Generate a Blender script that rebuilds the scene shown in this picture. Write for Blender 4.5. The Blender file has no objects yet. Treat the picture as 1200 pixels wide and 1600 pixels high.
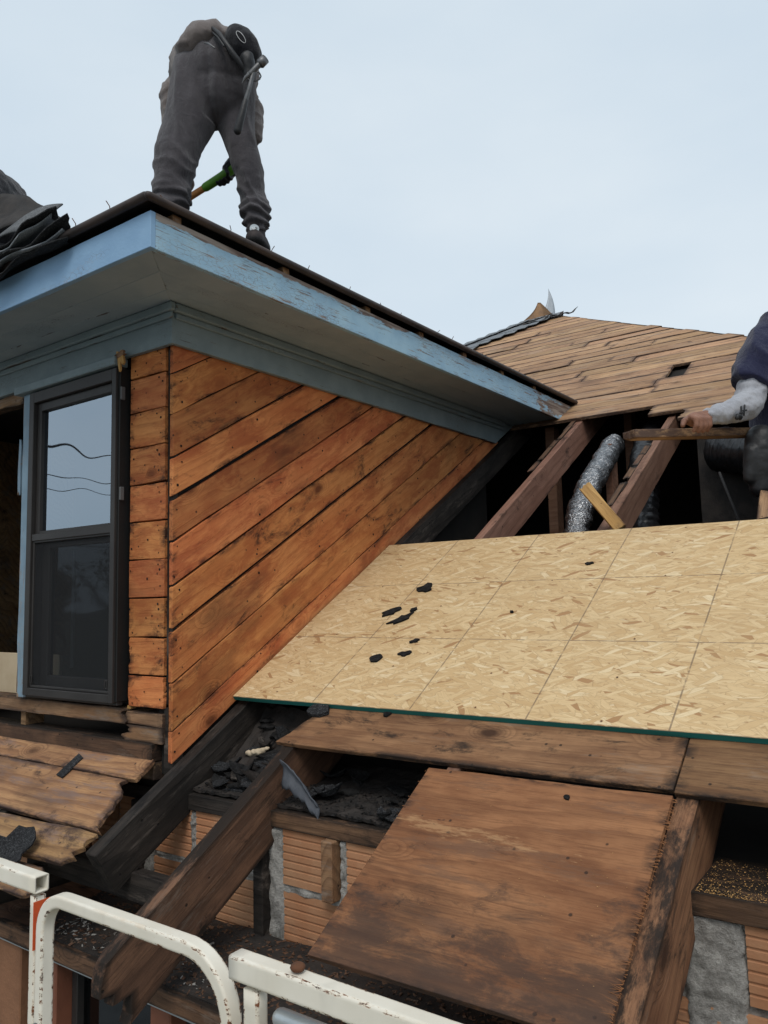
import bpy, bmesh, math, random
from mathutils import Vector, Matrix, noise as mnoise
random.seed(7)
scene = bpy.context.scene
COL = scene.collection

# ------------------------------------------------------------------ camera
cam_d = bpy.data.cameras.new('camera'); cam = bpy.data.objects.new('camera', cam_d); COL.objects.link(cam)
cam_d.sensor_fit = 'VERTICAL'; cam_d.sensor_height = 36.0; cam_d.lens = 27.427
cam_d.clip_start = 0.05; cam_d.clip_end = 3000
right = Vector((0.81157, 0.58377, -0.023794)); up = Vector((0.081632, -0.072971, 0.993988)); back = right.cross(up)
m3 = Matrix((right, up, back)).transposed()
cam.matrix_world = m3.to_4x4()
scene.camera = cam

# ------------------------------------------------------------------ sky, sun, exposure
SUN_EL, SUN_AZ = math.radians(52), math.radians(150)      # azimuth clockwise from +Y
world = bpy.data.worlds.new('World'); scene.world = world; world.use_nodes = True
wn = world.node_tree; wn.nodes.clear()
def wnew(t): return wn.nodes.new(t)
wo = wnew('ShaderNodeOutputWorld'); wb = wnew('ShaderNodeBackground'); wb.inputs['Strength'].default_value = 0.1
sky = wnew('ShaderNodeTexSky'); sky.sky_type = 'NISHITA'; sky.sun_disc = False
sky.sun_elevation = SUN_EL; sky.sun_rotation = SUN_AZ; sky.dust_density = 3.0; sky.air_density = 1.0
wtc = wnew('ShaderNodeTexCoord'); wmp = wnew('ShaderNodeMapping'); wmp.inputs['Scale'].default_value = (1.0, 1.0, 2.6)
wnz = wnew('ShaderNodeTexNoise'); wnz.inputs['Scale'].default_value = 1.6; wnz.inputs['Detail'].default_value = 5; wnz.inputs['Roughness'].default_value = 0.5
wcr = wnew('ShaderNodeValToRGB'); wcr.color_ramp.elements[0].position = 0.30; wcr.color_ramp.elements[1].position = 0.72
wcr.color_ramp.elements[0].color = (5.95, 7.1, 8.1, 1); wcr.color_ramp.elements[1].color = (7.5, 8.3, 8.85, 1)
wmx = wnew('ShaderNodeMix'); wmx.data_type = 'RGBA'; wmx.inputs[0].default_value = 0.86
L = wn.links.new
L(wtc.outputs['Generated'], wmp.inputs['Vector']); L(wmp.outputs[0], wnz.inputs['Vector']); L(wnz.outputs[0], wcr.inputs[0])
L(sky.outputs[0], wmx.inputs[6]); L(wcr.outputs[0], wmx.inputs[7]); L(wmx.outputs[2], wb.inputs['Color']); L(wb.outputs[0], wo.inputs[0])
sun_d = bpy.data.lights.new('sun', 'SUN'); sun_d.energy = 1.45; sun_d.angle = math.radians(25); sun_d.color = (1.0, 0.96, 0.9)
sun = bpy.data.objects.new('sun', sun_d); COL.objects.link(sun)
sd = Vector((math.sin(SUN_AZ)*math.cos(SUN_EL), math.cos(SUN_AZ)*math.cos(SUN_EL), math.sin(SUN_EL)))
sun.rotation_euler = sd.to_track_quat('Z', 'Y').to_euler(); sun.location = sd*30
scene.view_settings.view_transform = 'Standard'; scene.view_settings.look = 'None'
scene.view_settings.exposure = 0.14; scene.view_settings.gamma = 1.0
scene.render.engine = 'CYCLES'; scene.cycles.max_bounces = 6

# ------------------------------------------------------------------ node helpers
class G:
    def __init__(s, name):
        s.m = bpy.data.materials.new(name); s.m.use_nodes = True; s.t = s.m.node_tree; s.t.nodes.clear()
        s.o = s.t.nodes.new('ShaderNodeOutputMaterial'); s.p = s.t.nodes.new('ShaderNodeBsdfPrincipled')
        s.t.links.new(s.p.outputs[0], s.o.inputs[0])
    def put(s, sock, v):
        if hasattr(v, 'is_output') or isinstance(v, bpy.types.NodeSocket): s.t.links.new(v, sock)
        elif isinstance(v, (tuple, list)) and len(v) == 3 and sock.type == 'RGBA': sock.default_value = (*v, 1)
        else: sock.default_value = v
    def math(s, op, a, b=0.0, c=None, clamp=False):
        n = s.t.nodes.new('ShaderNodeMath'); n.operation = op; n.use_clamp = clamp
        s.put(n.inputs[0], a); s.put(n.inputs[1], b)
        if c is not None: s.put(n.inputs[2], c)
        return n.outputs[0]
    def vm(s, op, a, b):
        n = s.t.nodes.new('ShaderNodeVectorMath'); n.operation = op; s.put(n.inputs[0], a); s.put(n.inputs[1], b); return n.outputs[0]
    def co(s, rnd=True):
        n = s.t.nodes.new('ShaderNodeTexCoord'); v = n.outputs['Object']
        if rnd:
            oi = s.t.nodes.new('ShaderNodeObjectInfo'); cm = s.t.nodes.new('ShaderNodeCombineXYZ')
            for i, k in enumerate((31.0, 17.0, 9.0)): s.put(cm.inputs[i], s.math('MULTIPLY', oi.outputs['Random'], k))
            v = s.vm('ADD', v, cm.outputs[0])
        return v
    def rand(s): return s.t.nodes.new('ShaderNodeObjectInfo').outputs['Random']
    def sep(s, v):
        n = s.t.nodes.new('ShaderNodeSeparateXYZ'); s.put(n.inputs[0], v); return n.outputs
    def attr(s, nm):
        n = s.t.nodes.new('ShaderNodeAttribute'); n.attribute_name = nm; return n.outputs['Fac']
    def noise(s, v, scale=1.0, detail=3.0, rough=0.55, dist=0.0):
        n = s.t.nodes.new('ShaderNodeTexNoise'); s.put(n.inputs['Vector'], v); n.inputs['Scale'].default_value = scale
        n.inputs['Detail'].default_value = detail; n.inputs['Roughness'].default_value = rough; n.inputs['Distortion'].default_value = dist
        return n.outputs[0]
    def vor(s, v, scale=1.0, feat='F1', out='Distance', rnd=1.0):
        n = s.t.nodes.new('ShaderNodeTexVoronoi'); n.feature = feat; s.put(n.inputs['Vector'], v); n.inputs['Scale'].default_value = scale
        n.inputs['Randomness'].default_value = rnd; return n.outputs[out]
    def ramp(s, f, stops, interp='LINEAR'):
        n = s.t.nodes.new('ShaderNodeValToRGB'); r = n.color_ramp; r.interpolation = interp; s.put(n.inputs[0], f)
        while len(r.elements) < len(stops): r.elements.new(0.5)
        for e, (p, c) in zip(r.elements, stops):
            e.position = p; e.color = (*c, 1) if isinstance(c, tuple) else (c, c, c, 1)
        return n.outputs[0]
    def mr(s, f, a, b, c=0.0, d=1.0):
        n = s.t.nodes.new('ShaderNodeMapRange'); n.interpolation_type = 'SMOOTHSTEP'; s.put(n.inputs[0], f)
        for i, v in enumerate((a, b, c, d)): s.put(n.inputs[i+1], v)
        return n.outputs[0]
    def mix(s, f, a, b, mode='MIX'):
        n = s.t.nodes.new('ShaderNodeMix'); n.data_type = 'RGBA'; n.blend_type = mode; s.put(n.inputs[0], f); s.put(n.inputs[6], a); s.put(n.inputs[7], b); return n.outputs[2]
    def rot(s, v, ang):
        n = s.t.nodes.new('ShaderNodeMapping'); s.put(n.inputs[0], v); n.inputs['Rotation'].default_value = (0, 0, ang); return n.outputs[0]
    def done(s, col, rough=0.8, h=None, strength=0.3, dist=0.004, metal=0.0, spec=0.35):
        s.put(s.p.inputs['Base Color'], col); s.put(s.p.inputs['Roughness'], rough); s.put(s.p.inputs['Metallic'], metal)
        s.p.inputs['Specular IOR Level'].default_value = spec
        if h is not None:
            b = s.t.nodes.new('ShaderNodeBump'); b.inputs['Strength'].default_value = strength; b.inputs['Distance'].default_value = dist
            s.put(b.inputs['Height'], h); s.t.links.new(b.outputs[0], s.p.inputs['Normal'])
        return s.m

def wood(name, c1, c2, c3, stain=(0.03, 0.018, 0.012), samt=0.5, edge=0.6, knots=0.6, ring=70.0, grey=None, gamt=0.0, rough=0.78, vary=0.35, bump=0.5, ringc=0.5, special=None, fibc=0.55, strkc=0.5, red=None):
    g = G(name); co = g.co(); S_ = g.sep(co)
    warp = g.noise(g.vm('MULTIPLY', co, (0.75, 5, 5)), 1.2, 2, 0.45)
    kv = g.vm('MULTIPLY', co, (4.2, 7.6, 1.2)); kd = g.vor(kv, 1.0); kc = g.sep(g.vor(kv, 1.0, out='Color'))[0]
    keep = g.math('LESS_THAN', kc, knots)
    near = g.math('MULTIPLY', g.mr(kd, 0.0, 0.42, 1, 0), keep)
    core = g.math('MULTIPLY', g.mr(g.math('ADD', kd, g.math('MULTIPLY', g.noise(co, 60, 2), 0.08)), 0.10, 0.21, 1, 0), keep)
    r = g.math('ADD', g.math('MULTIPLY', g.math('ADD', S_[1], S_[2]), ring), g.math('ADD', g.math('MULTIPLY', warp, 15.0), g.math('MULTIPLY', near, 15.0)))
    saw = g.math('FRACT', g.math('MULTIPLY', r, 0.32))
    late = g.math('MULTIPLY', g.mr(saw, 0.35, 0.92), g.mr(saw, 0.94, 1.0, 1, 0))
    fib = g.noise(g.vm('MULTIPLY', co, (8, 210, 210)), 1.0, 4, 0.7)
    bl = g.noise(g.vm('MULTIPLY', co, (1.6, 4.0, 4.0)), 2.2, 6, 0.68)
    base = g.mix(g.mr(bl, 0.34, 0.66), c1, c2)
    base = g.mix(g.math('MULTIPLY', late, ringc), base, c3)
    base = g.mix(g.mr(fib, 0.46, 0.70, 0.0, fibc), base, c3)
    if red: base = g.mix(g.mr(g.noise(g.vm('MULTIPLY', co, (2.6, 7, 7)), 1.8, 8, 0.72, 0.3), 0.46, 0.62, 0, 0.75), base, red)
    strk = g.noise(g.vm('MULTIPLY', co, (2.2, 34, 34)), 1.0, 6, 0.72, 0.3)
    base = g.mix(g.mr(strk, 0.52, 0.70, 0.0, strkc), base, tuple(0.6*x+0.4*y for x, y in zip(c3, stain)))
    hs = g.t.nodes.new('ShaderNodeHueSaturation'); rn = g.rand()
    g.put(hs.inputs['Color'], base); g.put(hs.inputs['Value'], g.math('MULTIPLY_ADD', rn, vary, 1.0-vary*0.45))
    g.put(hs.inputs['Hue'], g.math('MULTIPLY_ADD', g.math('FRACT', g.math('MULTIPLY', rn, 7.31)), 0.012, 0.494))
    base = hs.outputs[0]
    if grey:
        gn = g.noise(g.vm('MULTIPLY', co, (1.8, 9, 9)), 1.7, 8, 0.74)
        base = g.mix(g.mr(gn, 0.60-0.28*gamt, 0.74-0.28*gamt, 0.0, min(1, gamt+0.4)), base, grey)
    sn = g.noise(g.vm('MULTIPLY', co, (2.0, 4.4, 4.4)), 2.0, 9, 0.74, 0.5)
    sm = g.mr(sn, 0.66-0.17*samt, 0.80-0.17*samt, 0.0, 0.9)
    sm2 = g.mr(g.noise(g.vm('MULTIPLY', co, (1.0, 1.8, 1.8)), 1.5, 5, 0.6), 0.66-0.18*samt, 0.86-0.18*samt, 0, 0.55)
    base = g.mix(g.math('MAXIMUM', sm, sm2), base, stain)
    en = g.noise(g.vm('MULTIPLY', co, (4, 12, 12)), 1.4, 8, 0.75)
    em = g.math('MULTIPLY', g.math('POWER', g.attr('edge'), 0.7), g.mr(en, 0.60-0.32*edge, 0.72-0.26*edge))
    base = g.mix(g.math('MULTIPLY', em, 0.95), base, stain)
    base = g.mix(g.math('MULTIPLY', core, 0.92), base, tuple(x*0.33 for x in c3))
    base = g.mix(g.math('MULTIPLY', g.mr(near, 0.25, 0.9), 0.5), base, tuple(x*0.75 for x in c3))
    sp = g.vor(co, 36.0); spc = g.sep(g.vor(co, 36.0, out='Color'))[1]
    speck = g.math('MULTIPLY', g.mr(sp, 0.10, 0.20, 1, 0), g.math('LESS_THAN', spc, 0.10))
    base = g.mix(g.math('MULTIPLY', speck, 0.85), base, stain)
    if special: base = special(g, co, base)
    h = g.math('ADD', g.math('MULTIPLY', fib, 0.6), g.math('MULTIPLY', late, -0.3))
    h = g.math('SUBTRACT', g.math('ADD', h, g.math('MULTIPLY', strk, -0.8)), g.math('MULTIPLY', speck, 0.8))
    return g.done(base, rough, h, bump, 0.004, spec=0.25)
def ply_wear(g, co_, base):
    n = g.t.nodes.new('ShaderNodeTexCoord'); co = n.outputs['Object']; S_ = g.sep(co)
    nz = g.noise(g.vm('MULTIPLY', co, (2.5, 6, 1)), 2.0, 9, 0.75, 0.4)
    # grey mould towards the lower half, a bare streak across the upper left
    q = g.math('ADD', nz, g.math('MULTIPLY', S_[1], -0.75))
    base = g.mix(g.mr(q, 0.54, 0.72, 0, 0.72), base, (0.048, 0.030, 0.023))
    by = g.math('ADD', g.math('SUBTRACT', S_[1], 0.085), g.math('MULTIPLY', S_[0], 0.10))
    band = g.math('MULTIPLY', g.mr(g.math('ABSOLUTE', by), 0.0, 0.055, 1, 0), g.mr(S_[0], -0.05, 0.3, 1, 0.25))
    fn = g.noise(g.vm('MULTIPLY', co, (5, 24, 1)), 1.5, 8, 0.72)
    base = g.mix(g.mr(g.math('ADD', fn, g.math('MULTIPLY', band, 0.22)), 0.66, 0.78, 0, 0.7), base, (0.38, 0.215, 0.105))
    dk = g.noise(g.vm('MULTIPLY', co, (6, 22, 1)), 1.3, 6, 0.7)
    base = g.mix(g.mr(g.math('ADD', dk, g.math('MULTIPLY', band, 0.12)), 0.70, 0.76, 0, 0.85), base, (0.022, 0.017, 0.018))
    return base

def plain(name, c, rough=0.7, c2=None, scale=6.0, bump=0.0, metal=0.0, spec=0.35, bscale=60.0, rnd=True):
    g = G(name); co = g.co(rnd)
    col = c if c2 is None else g.mix(g.mr(g.noise(co, scale, 5, 0.62), 0.32, 0.7), c, c2)
    return g.done(col, rough, g.noise(co, bscale, 4, 0.6) if bump else None, bump, 0.004, metal, spec)

def osb_mat():
    g = G('osb'); n = g.t.nodes.new('ShaderNodeTexCoord'); co = n.outputs['Object']
    wv = g.t.nodes.new('ShaderNodeTexNoise'); g.put(wv.inputs['Vector'], co); wv.inputs['Scale'].default_value = 5; wv.inputs['Detail'].default_value = 2
    cow = g.vm('ADD', co, g.vm('MULTIPLY', g.vm('SUBTRACT', wv.outputs['Color'], (0.5, 0.5, 0.5)), (0.05, 0.05, 0)))
    pal = [(0.0, (0.625, 0.450, 0.243)), (0.28, (0.575, 0.40, 0.207)), (0.52, (0.66, 0.49, 0.275)), (0.76, (0.535, 0.36, 0.178)), (0.90, (0.705, 0.555, 0.34)), (0.968, (0.36, 0.20, 0.09))]
    c = None; pick = None
    for i, (a, sx, sy, pres) in enumerate(((0.10, 10, 64, 1.1), (-0.38, 11, 58, .5), (0.40, 13, 66, .45), (-0.14, 11, 78, .42), (0.75, 16, 66, .26), (0.22, 14, 84, .34), (-0.65, 17, 72, .22))):
        v = g.vm('MULTIPLY', g.rot(g.vm('ADD', cow, (i*3.7, i*1.9, 0)), a), (sx, sy, 1.0))
        cc = g.sep(g.vor(v, 1.0, out='Color')); ed = g.vor(v, 1.0, 'DISTANCE_TO_EDGE')
        col = g.ramp(cc[0], pal, 'CONSTANT')
        fine = g.noise(g.vm('MULTIPLY', v, (1.4, 7, 1)), 1.0, 4, 0.7)
        col = g.mix(g.mr(fine, 0.38, 0.70, 0.0, 0.45), col, (0.38, 0.235, 0.11))
        col = g.mix(g.mr(ed, 0.0, 0.07, 0.4, 0.0), col, (0.24, 0.14, 0.062))
        if c is None: c = col; pick = cc[1]
        else:
            k = g.math('LESS_THAN', cc[2], pres); c = g.mix(k, c, col); pick = g.math('ADD', g.math('MULTIPLY', pick, g.math('SUBTRACT', 1.0, k)), g.math('MULTIPLY', k, cc[1]))
    S_ = g.sep(co)
    lf = g.noise(co, 3.0, 4, 0.6); c = g.mix(g.mr(lf, 0.45, 0.75, 0, 0.3), c, (0.44, 0.30, 0.155))
    fl = g.noise(g.vm('MULTIPLY', cow, (16, 70, 1)), 1.0, 7, 0.78); c = g.mix(g.mr(fl, 0.60, 0.70, 0, 0.55), c, (0.30, 0.175, 0.08))
    f2 = g.noise(co, 75.0, 5, 0.8); c = g.mix(g.mr(f2, 0.60, 0.68, 0, 0.5), c, (0.28, 0.17, 0.085))
    dirt = g.noise(co, 2.4, 8, 0.75); c = g.mix(g.mr(dirt, 0.66, 0.76, 0, 0.22), c, (0.22, 0.17, 0.13))
    # printed nailing lines, 16 in apart
    def line(coord, off, wid):
        q = g.math('ABSOLUTE', g.math('SUBTRACT', g.math('FRACT', g.math('ADD', g.math('DIVIDE', g.math('SUBTRACT', coord, off), 0.4), 0.5)), 0.5))
        return g.mr(q, wid*0.5, wid, 1, 0)
    brk = g.mr(g.noise(co, 28.0, 3), 0.34, 0.5, 0.15, 0.75)
    la = g.math('MAXIMUM', line(S_[0], 0.37, 0.008), line(S_[1], 0.2, 0.0075))
    c = g.mix(g.math('MULTIPLY', la, brk), c, (0.16, 0.11, 0.07))
    # sides of the sheet: sealed green edge
    gm = g.t.nodes.new('ShaderNodeNewGeometry'); tn = g.t.nodes.new('ShaderNodeVectorTransform'); tn.vector_type = 'NORMAL'; tn.convert_from = 'WORLD'; tn.convert_to = 'OBJECT'
    g.put(tn.inputs[0], gm.outputs['True Normal']); side = g.math('LESS_THAN', g.math('ABSOLUTE', g.sep(tn.outputs[0])[2]), 0.5)
    c = g.mix(side, c, (0.012, 0.12, 0.105))
    return g.done(c, 0.72, g.math('ADD', pick, g.noise(g.vm('MULTIPLY', cow, (30, 160, 1)), 1.0, 3)), 0.25, 0.002, spec=0.3)

def paint_mat(name, col, col2, under, under2, crack=0.4, peel=0.3, edge=0.5, rough=0.6, rnd=True, top=0.0):
    g = G(name); co = g.co(rnd)
    base = g.mix(g.mr(g.noise(co, 7.0, 5, 0.6), 0.35, 0.7), col, col2)
    und = g.mix(g.mr(g.noise(g.vm('MULTIPLY', co, (6, 60, 60)), 1.0, 4), 0.4, 0.65), under, under2)
    st = g.noise(g.vm('MULTIPLY', co, (7, 120, 120)), 1.0, 4, 0.7); zone = g.noise(g.vm('MULTIPLY', co, (1.3, 6, 6)), 1.5, 3, 0.6)
    cr = g.math('MULTIPLY', g.mr(st, 0.66-0.12*crack, 0.72-0.12*crack), g.mr(zone, 0.5-0.3*crack, 0.7-0.3*crack))
    cell = g.vor(g.vm('MULTIPLY', co, (40, 90, 90)), 1.0, 'DISTANCE_TO_EDGE')
    al = g.math('MULTIPLY', g.mr(cell, 0.0, 0.05, 1, 0), g.mr(zone, 0.55-0.2*crack, 0.75-0.2*crack, 0, 0.8))
    pn = g.noise(g.vm('MULTIPLY', co, (3.5, 16, 16)), 1.5, 7, 0.7)
    pm = g.mr(pn, 0.72-0.2*peel, 0.735-0.2*peel)
    pe = g.mr(g.math('ADD', pn, g.math('MULTIPLY', g.attr('edge'), 0.30*edge)), 0.74, 0.755)
    m = g.math('MAXIMUM', g.math('MAXIMUM', cr, al), g.math('MAXIMUM', pm, pe))
    if top:      # the upper arris of the board, bare where the old drip edge was torn off
        lc = g.sep(g.t.nodes.new('ShaderNodeTexCoord').outputs['Object'])
        tb = g.math('MULTIPLY', g.mr(lc[1], 0.008, 0.058), g.mr(lc[0], -1.3, 1.2, 1.0, 0.35))
        tm = g.mr(g.math('ADD', g.math('MULTIPLY', tb, top), g.math('MULTIPLY', pn, 0.9)), 0.70, 0.74); m = g.math('MAXIMUM', m, tm)
        c_end = g.mr(g.math('ADD', g.math('MULTIPLY', g.mr(lc[0], 0.75, 1.6), 0.30), pn), 0.66, 0.69); m = g.math('MAXIMUM', m, c_end)
    c = g.mix(m, base, und)
    return g.done(c, rough, g.math('SUBTRACT', g.noise(co, 90, 3), g.math('MULTIPLY', m, 1.2)), 0.35, 0.002, spec=0.35)

M = {}
M['cedar'] = wood('cedar', (0.43, 0.142, 0.044), (0.54, 0.218, 0.072), (0.24, 0.068, 0.022), (0.030, 0.013, 0.009), samt=0.68, edge=0.34, knots=0.62, ring=60, vary=0.50, ringc=0.26, fibc=0.30, strkc=0.30, red=(0.30, 0.080, 0.026))
M['plank'] = wood('plank_brown', (0.165, 0.080, 0.039), (0.255, 0.135, 0.067), (0.085, 0.038, 0.020), (0.020, 0.014, 0.011), samt=0.84, edge=0.6, knots=0.18, grey=(0.235, 0.180, 0.135), gamt=0.12, ringc=.35)
M['ply'] = wood('plywood_brown', (0.200, 0.085, 0.036), (0.315, 0.150, 0.066), (0.115, 0.046, 0.020), (0.030, 0.018, 0.013), samt=0.55, edge=0.45, knots=0.30, ring=38, grey=(0.15, 0.078, 0.046), gamt=0.3, vary=0.0, special=ply_wear, ringc=.4)
M['tail'] = wood('rafter_tail_wood', (0.092, 0.049, 0.030), (0.165, 0.088, 0.050), (0.045, 0.024, 0.015), (0.013, 0.010, 0.008), samt=0.68, edge=0.8, knots=0.5, ring=45, grey=(0.20, 0.16, 0.128), gamt=0.15)
M['rafter'] = wood('rafter_wood', (0.185, 0.095, 0.062), (0.25, 0.138, 0.094), (0.11, 0.050, 0.033), (0.034, 0.020, 0.015), samt=0.48, edge=0.25, knots=0.35, grey=(0.15, 0.10, 0.075), gamt=0.10, ringc=.3, fibc=.4)
M['deck'] = wood('roof_deck_wood', (0.35, 0.205, 0.108), (0.47, 0.295, 0.165), (0.21, 0.110, 0.060), (0.070, 0.043, 0.034), samt=0.66, edge=0.7, knots=0.25, grey=(0.30, 0.22, 0.16), gamt=0.3)
M['oldboard'] = wood('old_board', (0.29, 0.155, 0.075), (0.41, 0.235, 0.11), (0.145, 0.068, 0.036), (0.048, 0.030, 0.026), samt=0.74, edge=0.6, knots=0.5, grey=(0.205, 0.14, 0.118), gamt=0.4)
M['rot'] = wood('rotten_wood', (0.23, 0.125, 0.062), (0.33, 0.20, 0.108), (0.10, 0.052, 0.029), (0.033, 0.022, 0.017), samt=0.72, edge=0.7, knots=0.5, grey=(0.21, 0.17, 0.14), gamt=0.35)
M['fresh'] = wood('fresh_split_wood', (0.46, 0.245, 0.085), (0.58, 0.345, 0.14), (0.28, 0.14, 0.05), (0.12, 0.06, 0.03), samt=0.3, edge=0.3, knots=0.3)
M['char'] = wood('black_rotten_beam', (0.016, 0.013, 0.011), (0.040, 0.032, 0.027), (0.008, 0.007, 0.006), (0.006, 0.005, 0.005), samt=0.5, edge=0.4, knots=0.1, grey=(0.135, 0.110, 0.092), gamt=0.24, rough=0.72)
M['dark'] = plain('painted_attic_shade', (0.012, 0.011, 0.010), 0.95, (0.02, 0.017, 0.015))  # near-black colour puts shade into the attic, rooms and board gaps
M['osb'] = osb_mat()
M['blue_front'] = paint_mat('blue_paint', (0.205, 0.345, 0.515), (0.24, 0.39, 0.56), (0.28, 0.20, 0.16), (0.12, 0.075, 0.055), crack=0.10, peel=0.0, edge=0.35)
M['blue_side'] = paint_mat('peeling_blue_paint', (0.26, 0.42, 0.55), (0.33, 0.50, 0.61), (0.13, 0.085, 0.068), (0.30, 0.25, 0.21), crack=0.72, peel=0.20, edge=0.45, top=0.42)
M['blue_trim'] = paint_mat('grey_blue_trim', (0.15, 0.225, 0.29), (0.20, 0.29, 0.36), (0.22, 0.14, 0.09), (0.30, 0.27, 0.23), crack=0.6, peel=0.3, edge=0.7)
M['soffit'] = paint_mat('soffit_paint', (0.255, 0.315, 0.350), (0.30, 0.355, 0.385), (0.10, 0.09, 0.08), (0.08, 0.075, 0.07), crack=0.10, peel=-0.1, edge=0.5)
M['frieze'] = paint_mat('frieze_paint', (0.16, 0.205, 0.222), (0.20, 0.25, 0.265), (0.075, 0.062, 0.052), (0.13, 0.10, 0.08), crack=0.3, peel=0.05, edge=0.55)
M['felt'] = plain('black_felt', (0.014, 0.012, 0.011), 0.75, (0.035, 0.028, 0.024), 14, 0.5, bscale=160)
M['rust_edge'] = plain('brown_roof_edge', (0.05, 0.032, 0.025), 0.55, (0.022, 0.016, 0.014), 9, 0.3, bscale=120)
def shingle_mat(name, a, b, c):
    g = G(name); co = g.co(); n = g.sep(g.vor(co, 420.0, out='Color'))[0]
    col = g.ramp(n, [(0.0, a), (0.45, b), (0.85, c)], 'CONSTANT'); col = g.mix(g.mr(g.noise(co, 9, 5), 0.4, 0.7, 0, 0.6), col, a)
    return g.done(col, 0.92, n, 0.5, 0.002, spec=0.2)
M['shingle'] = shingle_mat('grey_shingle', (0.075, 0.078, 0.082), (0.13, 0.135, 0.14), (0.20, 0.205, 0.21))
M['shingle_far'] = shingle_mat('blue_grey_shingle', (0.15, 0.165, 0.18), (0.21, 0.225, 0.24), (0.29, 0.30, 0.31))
M['shingle_dark'] = shingle_mat('dark_shingle', (0.012, 0.012, 0.013), (0.028, 0.029, 0.031), (0.07, 0.072, 0.075))
M['tar'] = plain('tar_scrap', (0.009, 0.009, 0.009), 0.95, (0.026, 0.025, 0.025), 60, 0.9, bscale=240, spec=0.12)
def mortar_mat():
    g = G('mortar'); co = g.co(); a = g.noise(co, 16, 8, 0.75); b = g.noise(co, 120, 5, 0.75)
    col = g.mix(g.mr(a, 0.36, 0.62), (0.20, 0.19, 0.175), (0.40, 0.385, 0.36)); col = g.mix(g.mr(b, 0.52, 0.66, 0, 0.5), col, (0.13, 0.12, 0.11))
    return g.done(col, 0.95, g.math('ADD', g.math('MULTIPLY', a, 2.0), b), 0.9, 0.006, spec=0.15)
M['mortar'] = mortar_mat()
def brick_mat():
    g = G('terracotta'); co = g.co(); rn = g.rand()
    col = g.mix(g.mr(g.noise(co, 8, 5), 0.3, 0.7), (0.46, 0.215, 0.110), (0.52, 0.285, 0.160))
    col = g.mix(g.mr(g.noise(g.vm('MULTIPLY', co, (1, 3, 3)), 5, 6, 0.7), 0.58, 0.75, 0, 0.6), col, (0.17, 0.10, 0.075))
    col = g.mix(g.mr(g.noise(co, 26, 5, 0.7), 0.66, 0.74, 0, 0.5), col, (0.42, 0.37, 0.32))
    hs = g.t.nodes.new('ShaderNodeHueSaturation'); g.put(hs.inputs['Color'], col); g.put(hs.inputs['Value'], g.math('MULTIPLY_ADD', rn, 0.4, 0.75))
    return g.done(hs.outputs[0], 0.9, g.noise(co, 140, 4), 0.4, 0.002, spec=0.2)
M['brick'] = brick_mat()
def rail_mat():
    g = G('chipped_white_paint'); co = g.co(False)
    base = g.mix(g.mr(g.noise(co, 6, 4), 0.3, 0.7), (0.75, 0.705, 0.61), (0.65, 0.60, 0.50))
    gm = g.t.nodes.new('ShaderNodeNewGeometry'); 
    n1 = g.noise(g.vm('MULTIPLY', co, (30, 90, 90)), 1.0, 7, 0.8)
    e = g.attr('edge'); chip = g.mr(g.math('ADD', n1, g.math('MULTIPLY', e, 0.19)), 0.715, 0.735)
    halo = g.mr(g.math('ADD', n1, g.math('MULTIPLY', e, 0.16)), 0.62, 0.74, 0, 0.55)
    zn = g.mr(g.noise(co, 5.0, 3), 0.42, 0.58, 0.25, 1.0); chip = g.math('MULTIPLY', chip, g.math('GREATER_THAN', zn, 0.55)); halo = g.math('MULTIPLY', halo, zn)
    c = g.mix(halo, base, (0.50, 0.30, 0.13)); c = g.mix(chip, c, g.mix(g.mr(g.noise(co, 90, 3), 0.4, 0.6), (0.05, 0.028, 0.02), (0.16, 0.055, 0.02)))
    drt = g.mr(g.noise(g.vm('MULTIPLY', co, (9, 9, 3)), 2, 5), 0.55, 0.8, 0, 0.35); c = g.mix(drt, c, (0.42, 0.40, 0.34))
    return g.done(c, g.math('MULTIPLY_ADD', chip, 0.35, 0.42), g.math('SUBTRACT', g.noise(co, 40, 3), chip), 0.3, 0.001, spec=0.45)
M['rail'] = rail_mat()
M['orange'] = plain('orange_tape', (0.62, 0.10, 0.025), 0.5, (0.5, 0.08, 0.03), 20)
M['galv'] = plain('yellowed_galvanized', (0.30, 0.31, 0.27), 0.45, (0.34, 0.33, 0.17), 14, 0.1, metal=0.35)
M['galvgrey'] = plain('galvanized_tube', (0.42, 0.46, 0.48), 0.4, (0.5, 0.54, 0.55), 14, 0.1, metal=0.6)
M['rust'] = plain('rust', (0.13, 0.05, 0.02), 0.85, (0.06, 0.03, 0.02), 40, 0.5)
M['steel'] = plain('steel', (0.16, 0.16, 0.165), 0.45, (0.10, 0.10, 0.10), 30, 0.1, metal=0.6)
M['foil'] = None
def foil_mat():
    g = G('duct_foil'); co = g.co(False); n = g.noise(g.vm('MULTIPLY', co, (1, 1, 1.6)), 44, 4, 0.6, 1.2)
    return g.done(g.mix(g.mr(n, 0.4, 0.65), (0.22, 0.22, 0.225), (0.38, 0.38, 0.385)), 0.26, n, 0.6, 0.02, metal=0.95, spec=0.5)
M['foil'] = foil_mat()
M['wrap'] = plain('black_duct_wrap', (0.012, 0.012, 0.013), 0.28, (0.02, 0.02, 0.022), 20, 1.0, bscale=26, spec=0.6)
M['frame'] = plain('dark_bronze_aluminium', (0.024, 0.021, 0.020), 0.5, (0.034, 0.031, 0.029), 5, 0.05, spec=0.35)
M['clip'] = plain('grey_clip', (0.10, 0.10, 0.10), 0.6)
M['black'] = plain('flat_black', (0.008, 0.008, 0.008), 0.6)
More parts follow.
